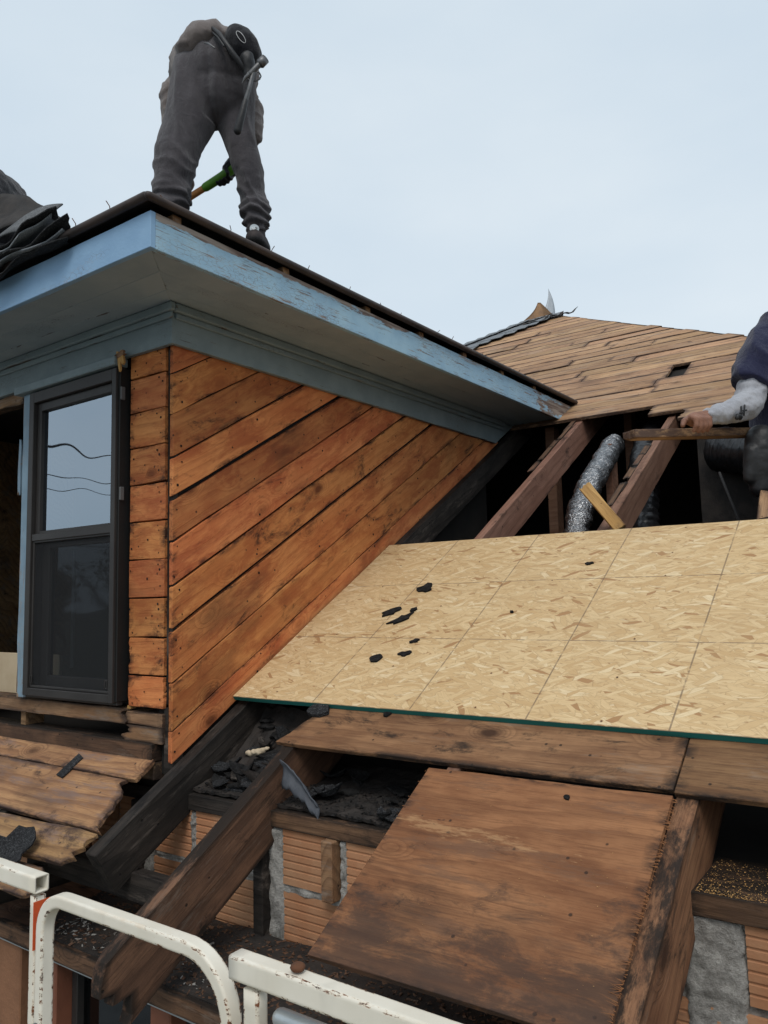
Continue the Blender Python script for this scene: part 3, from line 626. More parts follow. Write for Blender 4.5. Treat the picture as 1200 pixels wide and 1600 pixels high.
# wall right at the far left (beyond the removed window)
box('wall_panel', (XL, YF, -0.6), (-3.95, YF+.03, 0.93), 'rot', house)
box('inner_panel', (-3.95, YF+0.20, -0.42), (-3.205, YF+0.215, -0.225), 'beige', house, label='beige panel inside the empty window opening')
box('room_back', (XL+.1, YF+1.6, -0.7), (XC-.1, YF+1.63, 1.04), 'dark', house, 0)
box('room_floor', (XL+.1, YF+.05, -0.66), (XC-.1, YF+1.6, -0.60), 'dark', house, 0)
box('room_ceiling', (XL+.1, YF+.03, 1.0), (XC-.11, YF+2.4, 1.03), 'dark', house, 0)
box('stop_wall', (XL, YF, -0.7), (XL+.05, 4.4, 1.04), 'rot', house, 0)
# sill plate, gap and rotten pieces under the window
plank('sill_plate', (-3.95, YF-0.012, -0.437), EX, EZ, -EY, 0.055, 0.09, 0, lambda v: 1.525-0.03*v, 'rot', house, jit=.003, rag1=0.03, step=.1)
plank('sole_plate', (-3.95, YF-0.014, -0.555), EX, EZ, -EY, 0.062, 0.09, 0, 1.66, 'tail', house, jit=.002)
plank('header_strip', (-3.95, YF-0.004, -0.62), EX, EZ, -EY, 0.06, 0.06, 0, 1.66, 'rot', house, jit=.002)
box('cripple_stud', (-3.165, YF+.006, -0.494), (-3.13, YF+.09, -0.438), 'rot', house)
plank('rotten_block', (-2.455, YF-0.004, -0.437), EX, EZ, -EY, 0.045, 0.07, 0, 0.205, 'rot', house, jit=.003, rag0=.012)
plank('rotten_block', (-2.475, YF-0.002, -0.494), EX, EZ, -EY, 0.055, 0.07, 0, 0.225, 'rot', house, jit=.003, rag0=.06)
plank('broken_lath', (-2.455, YF+.004, -0.385), EX, EZ, -EY, 0.012, 0.03, 0, 0.02, 'fresh', house)
box('corner_post', (XC-.05, YF+.012, -0.70), (XC-.004, YF+.06, -0.37), 'char', house)
plank('frieze_splinter', (-2.475, YF-0.05, 0.955), Vector((.25, 0, -1)), Vector((1, 0, .25)), -EY, 0.035, 0.01, 0, 0.10, 'fresh', house, rag0=.03, rag1=.05, bevel=0)
plank('frieze_splinter', (-2.50, YF-0.052, 0.90), Vector((1, 0, .25)), Vector((-.25, 0, 1)), -EY, 0.02, 0.012, 0, 0.09, 'rot', house, rag0=.03, rag1=.02, bevel=0)

# ---- window
WX0, WX1, WZ0, WZ1, WY = -3.062, -2.470, -0.362, 0.878, 1.744
def bars(name, x0, x1, z0, z1, w, y0, y1, mat, parent, bw=None):
    """a rectangular frame of four bars as one mesh"""
    bw = bw or (w, w, w, w); l, r, b, t = bw; V, F = [], []
    for (a, c, d, e) in ((x0, x0+l, z0, z1), (x1-r, x1, z0, z1), (x0+l+.0002, x1-r-.0002, z0, z0+b), (x0+l+.0002, x1-r-.0002, z1-t, z1)):
        k = len(V); V += [(x, y, z) for x in (a, c) for y in (y0, y1) for z in (d, e)]
        F += [tuple(k+i for i in f) for f in ((0,1,3,2), (4,6,7,5), (0,4,5,1), (2,3,7,6), (0,2,6,4), (1,5,7,3))]
    c = Vector(((x0+x1)/2, (y0+y1)/2, (z0+z1)/2))
    o = mesh_obj(name, [Vector(v)-c for v in V], F, mat, None, matrix=Matrix.Translation(c)); bev(o, 0.002); par(o, parent); return o
window = bars('window', WX0, WX1, WZ0, WZ1, .034, WY, WY+.085, 'frame', house, (.034, .026, .03, .045)); window['label'] = 'dark bronze double hung window with a screen in its lower half'
bars('frame_lip', WX0-.012, WX1+.003, WZ0-.01, WZ1+.008, .012, WY+.02, WY+.045, 'frame', window)
bars('upper_sash', WX0+.036, WX1-.028, 0.262, WZ1-.047, .03, WY+.018, WY+.045, 'frame', window, (.028, .022, .034, .034))
glass = lambda nm, x0, x1, z0, z1, y, mt: mesh_obj(nm, [Vector(p)-Vector(((x0+x1)/2, y, (z0+z1)/2)) for p in ((x0, y, z0), (x1, y, z0), (x1, y, z1), (x0, y, z1))], [(0, 1, 2, 3)], mt, window, matrix=Matrix.Translation(((x0+x1)/2, y, (z0+z1)/2)))
glass('upper_pane', WX0+.064, WX1-.05, 0.296, WZ1-.081, WY+.034, 'glass_up')
bars('lower_sash', WX0+.045, WX1-.035, WZ0+.032, 0.268, .03, WY+.048, WY+.075, 'frame', window, (.05, .02, .045, .04))
glass('lower_pane', WX0+.095, WX1-.055, WZ0+.077, 0.228, WY+.062, 'glass_low')
bars('screen_frame', WX0+.035, WX1-.027, WZ0+.031, 0.258, .010, WY+.010, WY+.022, 'frame', window)
def screen_mat():
    g = G('insect_screen'); co = g.co(False); S_ = g.sep(co)
    g.t.nodes.remove(g.p); d = g.t.nodes.new('ShaderNodeBsdfDiffuse'); d.inputs[0].default_value = (.035, .036, .038, 1); t = g.t.nodes.new('ShaderNodeBsdfTransparent')
    mx = g.t.nodes.new('ShaderNodeMixShader'); mx.inputs[0].default_value = 0.5
    g.t.links.new(t.outputs[0], mx.inputs[1]); g.t.links.new(d.outputs[0], mx.inputs[2]); g.t.links.new(mx.outputs[0], g.o.inputs[0]); return g.m
M['screen'] = screen_mat()
glass('insect_screen', WX0+.044, WX1-.036, WZ0+.040, 0.249, WY+.016, 'screen')
box('meeting_rail', (WX0+.035, WY+.004, 0.256), (WX1-.027, WY+.03, 0.284), 'frame', window)
box('side_gap_shade', (WX1+.0006, WY+.012, WZ0+.004), (WX1+.0095, WY+.083, WZ1), 'black', window)  # black strip paints the dark gap along the window's right side
for z in (0.40, 0.78): box('clip', (WX1+.0098, WY+.012, z-.025), (WX1+.018, WY+.03, z+.025), 'clip', window)
for (x, z) in ((WX0+.05, WZ0+.05), (WX1-.045, WZ0+.05)): bars('screen_latch', x-.008, x+.008, z, z+.03, .003, WY+.004, WY+.009, 'frame', window)
# interior blind edge visible through the lower sash
box('inner_trim', (WX0+.14, WY+.12, WZ0+.1), (WX0+.155, WY+.13, 0.22), 'galvgrey', window)
box('room_shade', (WX0+.02, WY+.2, WZ0), (WX1, WY+.21, WZ1), 'dark', house, 0)  # black sheet standing in for the unlit room behind the window
# window casings in blue paint
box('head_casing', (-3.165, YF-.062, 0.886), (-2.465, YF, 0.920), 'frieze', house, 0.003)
plank('side_casing', (-3.082, YF-.035, -0.375), EZ, -EX, -EY, 0.05, 0.03, 0, 1.26, 'blue_trim', house, jit=.004, step=.06, label='blue painted window casing with a splintered edge')
plank('side_casing_edge', (-3.134, YF-.02, -0.36), EZ, -EX, -EY, 0.022, 0.03, 0, 1.24, 'rot', house, jit=.006, step=.05)
plank('splinter', (-3.15, YF-.03, 0.43), EZ*1+EX*-.02, -EX, -EY, 0.018, 0.008, 0, 0.30, 'blue_trim', house, jit=.006, step=.04, rag0=.05, rag1=.09, bevel=0)
plank('torn_head', (-3.95, YF-.01, 0.868), EX, EZ, -EY, 0.05, 0.05, 0, 0.79, 'rot', house, jit=.006, step=.05, rag1=.02)

# ---- cornice
def mitre(v, W): return v*W
plank('fascia', (XL-.36, FY, ZS), EX, EZ, -EY, ZF-ZS, 0.02, 0, FX-XL+.361, 'blue_front', house, jit=.0015, step=.2, label='smooth light blue front fascia board')
plank('fascia', (FX, FY+.0208, ZS), EY, EZ, EX, ZF-ZS, 0.02, 0, lambda v: 3.075+v*0.19, 'blue_side', house, jit=.0015, step=.2, label='peeling blue side fascia board')
so = [0, .112, .225, .3425]
for i in range(3):
    a, b = so[i], so[i+1]
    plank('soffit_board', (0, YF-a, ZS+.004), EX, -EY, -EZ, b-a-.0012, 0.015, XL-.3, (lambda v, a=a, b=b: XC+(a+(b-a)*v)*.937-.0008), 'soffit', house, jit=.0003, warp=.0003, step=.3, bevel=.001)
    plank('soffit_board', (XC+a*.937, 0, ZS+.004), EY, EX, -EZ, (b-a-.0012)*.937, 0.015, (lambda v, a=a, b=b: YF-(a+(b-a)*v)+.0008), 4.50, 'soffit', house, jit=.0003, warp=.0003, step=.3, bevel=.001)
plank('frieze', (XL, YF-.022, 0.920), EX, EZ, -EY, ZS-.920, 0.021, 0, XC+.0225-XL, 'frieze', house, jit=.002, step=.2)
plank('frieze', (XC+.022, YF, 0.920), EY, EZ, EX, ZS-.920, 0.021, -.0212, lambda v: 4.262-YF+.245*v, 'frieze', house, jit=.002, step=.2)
for (z0, z1, pr) in ((ZS-.030, ZS+.002, .047), (ZS-.052, ZS-.0305, .034)):
    plank('crown_moulding', (XL, YF-pr, z0), EX, EZ, -EY, z1-z0, pr-.023, 0, XC+pr-XL+.0005, 'frieze', house, jit=.0004, nw=4, bevel=.006)
    plank('crown_moulding', (XC+pr, YF, z0), EY, EZ, EX, z1-z0, pr-.023, -pr+.0248, 2.55, 'frieze', house, jit=.0004, bevel=.006)
# roof deck of the dormer, its black edge and the packing blocks in the gap
ex_, ey_, ez_ = -1.853, 1.416, 1.224; half = (ex_-(XL-.355))/2; rx = ex_-half; rz = ez_+half*math.tan(TH); ry = ey_+half
mainY = lambda z: (cs*z+1.3555)/sn_
dr = mesh_obj('dormer_roof', [(ex_, ey_, ez_), (XL-.355, ey_, ez_), (rx, ry, rz), (rx, mainY(rz), rz), (ex_, mainY(ez_), ez_), (XL-.355, mainY(ez_), ez_)],
              [(0, 1, 2), (0, 2, 3, 4), (1, 5, 3, 2)], 'felt', house)
sm = dr.modifiers.new('thick', 'SOLIDIFY'); sm.thickness = 0.02; sm.offset = -1
tube('roof_edge', [(ex_+.002, ey_-.004, ez_-.012), (ex_+.002, 2.4, ez_-.013), (ex_+.002, 3.5, ez_-.011), (ex_+.004, 4.74, ez_-.012)], .0135, 'rust_edge', house, 8)
tube('roof_edge', [(XL-.36, ey_-.002, ez_-.012), (-3.2, ey_-.002, ez_-.011), (ex_-.01, ey_-.004, ez_-.010)], .0145, 'rust_edge', house, 8)
for y in (1.52, 2.02, 2.52, 2.93, 3.33, 3.74, 4.15): box('packing_block', (FX-.05, y, ZF-.001), (FX-.004, y+.035, ez_-.02), 'rot', house)
box('gap_shade', (FX-.12, FY+.1, ZF-.05), (FX-.06, 4.5, ez_-.012), 'dark', house, 0)  # near-black strips paint the shade inside the gap above the fascia
box('gap_shade', (XL-.2, FY+.06, ZF-.05), (FX-.06, FY+.1, ez_-.012), 'dark', house, 0)

# ---- boards of the lower slope left of the black rafter
h1 = -0.019
plank('sheathing_board', RP(0, 1.168, h1+.004), EX, S, N, 0.100, 0.019, -4.7, lambda v: -2.262-.02*v, 'oldboard', house, jit=.003, warp=.002, step=.12, rag1=.012)
plank('sheathing_board', RP(0, 0.952, h1), EX, S, N, 0.213, 0.019, -4.7, lambda v: -2.185-.105*v, 'oldboard', house, jit=.003, warp=.003, step=.12, rag1=.05)
plank('sheathing_board', RP(0, 0.876, h1-.002), EX+S*.025, S-EX*.025, N, 0.125, 0.019, -4.7, lambda v: -2.20+.02*v, 'oldboard', house, jit=.006, warp=.003, step=.1, rag1=.035)
plank('sheathing_board', RP(0, 0.70, h1-.01), EX, S, N, 0.10, 0.019, -2.75, lambda v: -2.205-.05*abs(v-.4), 'oldboard', house, jit=.008, warp=.004, step=.08, rag0=.02, rag1=.05, label='short broken board end under the lower sheathing')
# long plank just below the new panel
plank('sheathing_board', RP(0, 1.424, h1), EX, S, N, 0.225, 0.0165, lambda v: -1.842+.095*v, -0.562, 'plank', house, jit=.003, warp=.002, step=.14, rag0=.008)
plank('sheathing_board', RP(0, 1.420, h1-.001), EX, S, N, 0.225, 0.0165, -0.559, 1.3, 'plank', house, jit=.003, warp=.002, step=.14)

# ================================================================== HOUSE: brick wall, plates, ledge
brick_wall = box('brick_wall', (-9.0, 1.848, GZ), (2.6, 2.05, -0.70), 'mortar', house, 0, label='wall of ribbed hollow terracotta blocks in grey mortar')
def block(x0, x1, z0, z1):
    nrib = 7; y0 = 1.836+rs.uniform(-.002, .002); V, F = [], []; pr = []
    for k in range(nrib):
        a = z0+(z1-z0)*k/nrib; b = z0+(z1-z0)*(k+1)/nrib
        pr += [(a+.0022, .004), (a+.004, 0), (b-.004, 0), (b-.0022, .004)] if 0 < k < nrib-1 else ([(a, .0), (b-.004, 0), (b-.0022, .004)] if k == 0 else [(a+.0022, .004), (a+.004, 0), (b, 0)])
    c = Vector(((x0+x1)/2, y0, (z0+z1)/2)); n = len(pr)
    for x in (x0, x1):
        for (z, d) in pr: V.append((x-c.x, d, z-c.z))
        V.append((x-c.x, .05, z1-c.z)); V.append((x-c.x, .05, z0-c.z))
    m = n+2
    for i in range(m): F.append((i, (i+1) % m, m+(i+1) % m, m+i))
    F.append(tuple(range(m))[::-1]); F.append(tuple(range(m, 2*m)))
    par(mesh_obj('brick', V, F, 'brick', None, matrix=Matrix.Translation(c)), brick_wall)
for (x0, x1) in ((-3.30, -3.06), (-3.04, -2.81), (-2.79, -2.56), (-2.54, -2.41), (-2.345, -2.145), (-2.125, -1.905), (-1.725, -1.548), (-1.475, -1.245), (-1.225, -.995), (-.975, -.745), (-.725, -.54), (-.405, -.175), (-.155, .075), (.095, .325)):
    block(x0, x1, -0.868, -0.706)
for (x0, x1) in ((-3.2, -2.97), (-2.95, -2.73), (-2.71, -2.43), (-2.345, -2.10), (-2.08, -1.845), (-1.738, -1.50), (-1.48, -1.25), (-1.23, -1.0), (-.98, -.75), (-.73, -.51), (-.49, -.26), (-.24, -.01), (.01, .24)):
    block(x0, x1, -1.058, -0.890)
for (x0, x1) in ((-.70, -.47), (-.45, -.22), (-.20, .03)): block(x0, x1, -1.25, -1.085)
# lumpy mortar piers between the blocks
def mortar(x0, x1, z0, z1, y=1.834):
    nx, nz = 12, 40; V, F = [], []
    for i in range(nx+1):
        for j in range(nz+1):
            u, v = i/nx, j/nz; e = min(u, 1-u)*4
            x = x0+(x1-x0)*u; z = z0+(z1-z0)*v
            if i in (0, nx): x += .013*mnoise.noise(Vector((x*3, z*30, 1)))+.006*mnoise.noise(Vector((x*3, z*90, 6)))
            d = .008*mnoise.noise(Vector((x*30, z*30, 3)))+.006*mnoise.noise(Vector((x*90, z*90, 8)))
            V.append((x, (1.85 if (i in (0, nx) or j in (0, nz)) else y+d), z))
    for i in range(nx):
        for j in range(nz): F.append((i*(nz+1)+j, (i+1)*(nz+1)+j, (i+1)*(nz+1)+j+1, i*(nz+1)+j+1))
    par(mesh_obj('mortar_pier', V, F, 'mortar', None, True), brick_wall)
for (a, b, c, d) in ((-2.412, -2.352, -1.06, -.705), (-1.788, -1.722, -1.06, -.705), (-1.497, -1.474, -.9, -.705), (-.54, -.405, -.96, -.702), (-2.146, -2.124, -.87, -.71), (-1.845, -1.80, -1.06, -.9), (-1.75, -1.48, -.893, -.866), (-2.36, -1.85, -.893, -.866), (-.62, -.2, -1.09, -1.055)):
    mortar(a, b, c, d, 1.832 if b-a < .2 else 1.838)
for (x, z0, z1, m_) in ((-1.822, -1.06, -.70, 'char'), (-1.545, -.875, -.705, 'rot'), (-2.43, -.95, -.70, 'char')):
    box('nailing_strip', (x, 1.80, z0), (x+.042, 1.85, z1), m_, house, .003)
plank('top_plate', (-3.9, 1.826, -0.704), EX, EZ, -EY, 0.05, 0.10, 0, 2.07, 'char', house, jit=.002)
plank('top_plate', (-1.77, 1.824, -0.704), EX, EZ, -EY, 0.05, 0.10, 0, 1.20, 'tail', house, jit=.002)
plank('top_plate', (-.51, 1.824, -0.704), EX, EZ, -EY, 0.05, 0.26, 0, 1.9, 'tail', house, jit=.002)
# ledge over the bay window and the bay below
plank('bay_ledge', (-4.4, 1.475, -1.062), EX, EY, EZ, 0.375, 0.02, 0, 5.4, 'tail', house, jit=.002)
plank('bay_ledge_edge', (-4.4, 1.472, -1.112), EX, EZ, -EY, 0.052, 0.03, 0, 5.4, 'tail', house, jit=.003, step=.1)
box('ledge_drip', (-4.4, 1.488, -1.128), (1.0, 1.52, -1.113), 'galvgrey', house, .002)
plank('lookout', (-2.75, 1.60, -0.93), EX, EZ, -EY, 0.085, 0.05, 0, 0.93, 'char', house, jit=.004)
plank('lookout', (-2.62, 1.40, -0.985), EY, EZ, EX, 0.085, 0.05, 0, 0.42, 'char', house, jit=.004)
box('bay_panel', (-3.4, 1.50, -2.4), (-2.60, 1.56, -1.10), 'stucco', house, .004, label='brown stucco panel at the lower left')
for x in (-2.49, -1.935, -1.40, -.86, -.3): box('bay_post', (x, 1.505, -2.4), (x+.088, 1.60, -1.128), 'redbrown', house, .004)
for x in (-2.40, -1.846, -1.311, -.77):
    w = bars('bay_window', x, x+.445, -2.3, -1.14, .03, 1.56, 1.60, 'frame', house)
    par(mesh_obj('pane', [(x+.03, 1.585, -2.27), (x+.415, 1.585, -2.27), (x+.415, 1.585, -1.17), (x+.03, 1.585, -1.17)], [(0, 1, 2, 3)], 'glass_low', None), w)
box('bay_room', (-3.3, 1.70, -2.6), (.2, 1.72, -1.08), 'dark', house, 0)
box('wall_base', (-4.4, 1.53, GZ), (1.0, 1.60, -2.41), 'stucco', house, .003)

# ================================================================== LOOSE THINGS ON THE ROOF
osb = plank('osb_panel', RP(-2.196, 1.608, 0.0), EX, S, N, 1.2, 0.0185, 0, 2.44, 'osb', None, jit=.0008, warp=.0012, nw=6, step=.2, bevel=.0012)
tag(osb, 'pale new strand board panel with a green edge laid on the rafters', 'roof panel')
ply = plank('plywood_sheet', RP(0, 0.806, -0.0185), EX+S*0.012, S-EX*0.012, N, 0.606, 0.016, lambda v: -1.224+.006*v, lambda v: -0.547-.004*v, 'ply', None, jit=.002, warp=.002, nw=8, step=.08, bevel=.001)
tag(ply, 'stained old brown plywood sheet on the rafters below the long plank', 'plywood')
V, F = [], []
for k in range(150):      # torn fibres along its right and left edges
    right_ = rs.random() < .8; a = 0.82+0.57*rs.random(); x = -0.545 if right_ else -1.226
    l = rs.uniform(.004, .028)*(1 if right_ else .5); d = (-1 if right_ else 1); an = rs.uniform(-.5, .5)
    p = RP(x, a, -0.017+rs.uniform(-.008, .003)); q2 = p+EX*d*l*math.cos(an)+S*l*math.sin(an)+N*rs.uniform(0, .008); w = S*.0009
    b = len(V); V += [p-w, p+w, q2+N*.0006, p+N*.0018]; F += [(b, b+1, b+2), (b+1, b+3, b+2), (b+3, b, b+2)]
mesh_obj('torn_fibres', V, F, 'torn_ply', ply, kind='stuff')

V, F = [], []
for ln in range(6):
    for k in range(7):
        if rs.random() < .8:
            p = RP(-2.2+.18+ln*.4+rs.uniform(-.012, .012)+.025, 1.64+k*.19+rs.uniform(-.02, .02), .0016); b = len(V); r = .0034
            for t in range(7): V.append(p+EX*r*math.cos(t*.8976)+S*r*math.sin(t*.8976))
            F.append(tuple(range(b, b+7)))
mesh_obj('nail_heads', V, F, 'rust', osb, kind='stuff')
def scrap(name, c, nrm, size, mat, asp=1.0, ang=0.0, th=0.004, n=11, rough=0.35, curl=0.0, parent=None, seed=None):
    r_ = random.Random(seed if seed is not None else rs.random()); nrm = Vector(nrm).normalized(); ax = nrm.orthogonal().normalized()
    ax = (EX-nrm*EX.dot(nrm)).normalized(); ay = nrm.cross(ax); ca, sa = math.cos(ang), math.sin(ang)
    ax, ay = ax*ca+ay*sa, ay*ca-ax*sa
    V = []; F = []
    rad = [1+r_.uniform(-rough, rough) for _ in range(n)]
    for side in (0, 1):
        V.append((0, 0, -side*th))
        for ring in (.55, 1.0):
            for k in range(n):
                a = 2*math.pi*k/n; x = math.cos(a)*rad[k]*size*ring*asp; y = math.sin(a)*rad[k]*size*ring
                V.append((x, y, curl*(x*x+y*y)/size*ring+size*.08*mnoise.noise(Vector((x*30, y*30, size*91)))-side*th))
    m = 1+2*n
    for k in range(n):
        k2 = (k+1) % n
        F.append((0, 1+k, 1+k2)); F.append((1+k, 1+n+k, 1+n+k2, 1+k2)); F.append((m, m+1+k2, m+1+k)); F.append((m+1+k, m+1+k2, m+1+n+k2, m+1+n+k)); F.append((1+n+k, m+1+n+k, m+1+n+k2, 1+n+k2))
    o = mesh_obj(name, V, F, mat, None, matrix=basis(c, ax, ay, nrm))
    if parent is not None: par(o, parent)
    return o
OB = [(-1.751, 2.369, .036, .8, 1.2, 'largest black tar scrap, highest on the pale panel'), (-1.814, 2.187, .018, 2.2, .6, 'thin curved black tar scrap left of a bigger one on the pale panel'),
      (-1.735, 2.135, .022, 2.1, .75, 'long slanting black tar scrap in the middle of the pale panel'), (-1.715, 2.20, .013, 1.2, .4, 'small black tar scrap touching the long slanting one on the pale panel'),
      (-1.695, 1.871, .023, 1.1, 0.0, 'square black tar scrap low on the pale panel'), (-1.590, 1.903, .013, 1.9, .3, 'narrow black tar scrap right of the square one on the pale panel'),
      (-1.591, 1.984, .009, 1.7, .5, 'tiny black tar scrap above the narrow one on the pale panel'), (-1.096, 2.517, .010, 1.5, 0.1, 'small dark chip near the top right of the pale panel'), (-1.28, 2.18, .006, 1.0, 0, 'speck of tar at the centre of the pale panel')]
for i, (x, a, sz, asp, an, lb) in enumerate(OB):
    tag(scrap('tar_scrap', RP(x, a, 0.007), N, sz*1.0, 'tar', asp, an, .006, 13, .42 if i != 4 else .14, seed=i*3+2), lb, 'tar scrap', 'tar scraps on the panel')
tag(scrap('tar_scrap', RP(-1.772, 1.586, -0.004), N, .04, 'shingle_dark', 1.2, .3, .012, 11, .3, seed=44), 'dark granular shingle lump lying on the old plank by the green edge', 'shingle scrap')
tag(scrap('tar_scrap', RP(-.80, 1.352, -0.013), N, .008, 'tar', 1.0, 0, .008, 8, .25, seed=3), 'black tar lump near the top of the brown plywood', 'tar scrap')
tag(scrap('tar_scrap', RP(-1.49, 1.600, -0.012), N, .011, 'tar', 1.4, .4, .006, 8, .25, seed=9), 'small tar chip on the old plank right under the green edge', 'tar scrap')
st = plank('shingle_strip', RP(-2.625, 1.115, -0.011), S*.97-EX*.10, -EX*.97-S*.10, N, 0.045, .004, lambda v: .012*v, lambda v: .105+.02*v, 'shingle_dark', None, jit=.002, bevel=0)
tag(st, 'small dark shingle strip lying on the old boards below the window', 'shingle scrap')
bp = plank('broken_plank', (-1.240, 3.163, 0.436), Vector((.125, -.04, -.150)), Vector((.72, .35, .50)), Vector((.125, -.04, -.150)).cross(Vector((.72, .35, .50))), 0.049, .024, -.005, .262, 'fresh', None, rag0=.015, jit=.002)
tag(bp, 'short broken yellow plank leaning above the pale panel', 'plank')
lb_ = plank('cut_timber', (-0.595, 3.19, 0.10), Vector((.05, .10, .33)), Vector((1, .25, -.2)), Vector((.05, .10, .33)).cross(Vector((1, .25, -.2))), .09, .04, 0, .27, 'deck', None)
tag(lb_, 'upright cut timber end beside the tool pouch at the right', 'timber')

# shingle rubbish between the rafters
GR = 'black shingle scraps heaped between the rafters'
mesh_mound = sheet('tar_crumbs', lambda u, v: (-2.15+.335*u, 1.845+.36*v, -0.640+.20*v*v+.03*v+.02*mnoise.noise(Vector((u*6, v*6, 1)))+.008*mnoise.noise(Vector((u*21, v*21, 4)))), 18, 18, .01, 'felt')
tag(mesh_mound, 'black crumbled tar and felt filling the bay beside the black rafter', 'tar crumbs', kind='stuff')
mound2 = sheet('tar_crumbs', lambda u, v: (-1.762+.56*u, 1.85+.40*v, -0.645+.05*v+.012*mnoise.noise(Vector((u*9, v*9, 2)))+.006*mnoise.noise(Vector((u*31, v*31, 5)))), 30, 20, .01, 'felt')
tag(mound2, 'black crumbs covering the wall plate beneath the long plank', 'tar crumbs', kind='stuff')
for i in range(44):
    u, v = rs.random(), rs.random(); p = Vector((-2.11+.27*u, 1.87+.29*v, -0.625+.16*v*v+.045*rs.random()))
    s_ = scrap('torn_shingle', p, (rs.uniform(-.22, .22), -.32+rs.uniform(-.2, .2), 1), rs.uniform(.014, .034), ('tar', 'shingle_dark', 'tar', 'char')[i % 4], rs.uniform(1.6, 2.8), rs.uniform(-.5, .8), .005, 13, .28, rs.uniform(-.25, .3))
    tag(s_, 'torn black shingle scrap in the heap right of the black rafter', 'shingle scrap', GR)
for i in range(22):
    u, v = rs.random(), rs.random(); p = Vector((-1.72+.48*u, 1.86+.25*v, -0.630+.03*v+.015*rs.random()))
    s_ = scrap('torn_shingle', p, (rs.uniform(-.25, .25), -.1+rs.uniform(-.25, .25), 1), rs.uniform(.014, .04), 'tar' if i % 3 else 'shingle_dark', rs.uniform(1.0, 1.7), rs.uniform(-.7, .9), .004, 10, .3, rs.uniform(-.4, .6))
    tag(s_, 'torn black shingle scrap on the wall plate under the long plank', 'shingle scrap', 'shingle scraps on the wall plate')
fl = sheet('felt_flap', lambda u, v: (-1.755+.165*u+.02*v, 1.855-.02*u+.01*math.sin(v*5), -0.505-.115*u**1.4-(.085-.045*u)*v*(1+.35*mnoise.noise(Vector((u*7, 3, 1))))+.01*mnoise.noise(Vector((u*9, v*4, 2)))), 16, 6, .003, 'shingle', None, True)
fl.data.materials[0] = M['blackcloth'] if False else plain('blue_grey_felt', (.05, .055, .065), .75, (.075, .08, .092), 14, .4)
tag(fl, 'torn blue grey felt flap hanging from the rafter above the wall plate', 'felt flap')
fo = remesh('foam_piece', lambda V, F: tube_geo(V, F, [(-2.03, 1.985, -.535), (-1.985, 1.99, -.527), (-1.945, 2.0, -.512)], [.009, .012, .006], 10), .004, 'foam', None, 2, lambda c, n: .004*mnoise.noise(c*90))
tag(fo, 'cream foam crumb on top of the black shingle heap', 'foam crumb')
# rubble on the ledge (nobody could count it)
def chips(name, n, region, size, mat, label, cat):
    V, F = [], []
    for k in range(n):
        c = Vector(region(rs.random(), rs.random())); s = rs.uniform(.35, 1.0)**1.5*size; b = len(V)
        q_ = [Vector((rs.uniform(-1, 1), rs.uniform(-1, 1), rs.uniform(-.35, .35)))*s for _ in range(5)]
        V += [c+x for x in q_]; F += [(b, b+1, b+2), (b, b+2, b+3), (b, b+3, b+4), (b+1, b+2, b+4), (b+2, b+3, b+4), (b, b+1, b+4)]
    return tag(mesh_obj(name, V, F, mat), label, cat, kind='stuff')
ledge = lambda u, v: (-2.55+1.9*u, 1.49+.33*v, -1.054+.03*v+.022*v*mnoise.noise(Vector((u*9, v*3, 0))))
sheet('ledge_dirt', lambda u, v: Vector(ledge(u, v))-EZ*.004, 40, 8, .006, 'felt', house)
chips('mulch_debris', 2600, ledge, .013, 'rot' if False else M['tail'], 'dark wood crumbs and dirt lying along the ledge below the blocks', 'debris')
chips('pale_chips', 240, lambda u, v: ledge(.06+.40*u*u, .05+.6*v), .012, 'mortar', 'pale plaster chips scattered on the ledge behind the white rail', 'debris')
chips('tar_chips', 700, lambda u, v: (-1.76+.56*u, 1.835+.2*v, -.640+.03*v), .009, 'tar', 'small tar chips on the wall plate left of the plywood', 'debris')
chips('tar_chips', 500, lambda u, v: (-2.13+.30*u, 1.835+.18*v, -.640+.05*v), .010, 'tar', 'small tar chips at the foot of the shingle heap', 'debris')
chips('sawdust', 3600, lambda u, v: (-.50+.6*u, 1.83+.22*v*v, -.6535+.006*v), .0028, 'fresh', 'tan sawdust flakes on the wall plate at the right edge', 'sawdust')
chips('sawdust', 160, lambda u, v: tuple(RP(-1.12+.53*u, .86+.5*v, -.014)), .0022, 'fresh', 'tan wood flakes sprinkled over the brown plywood', 'sawdust')
sh1 = scrap('shingle_remnant', RP(-2.47, .775, .004), N+EX*.12, .085, 'shingle_dark', 1.25, .5, .006, 22, .24, .15, seed=5)
tag(sh1, 'black granular shingle remnant under the broken boards at far left', 'shingle scrap')
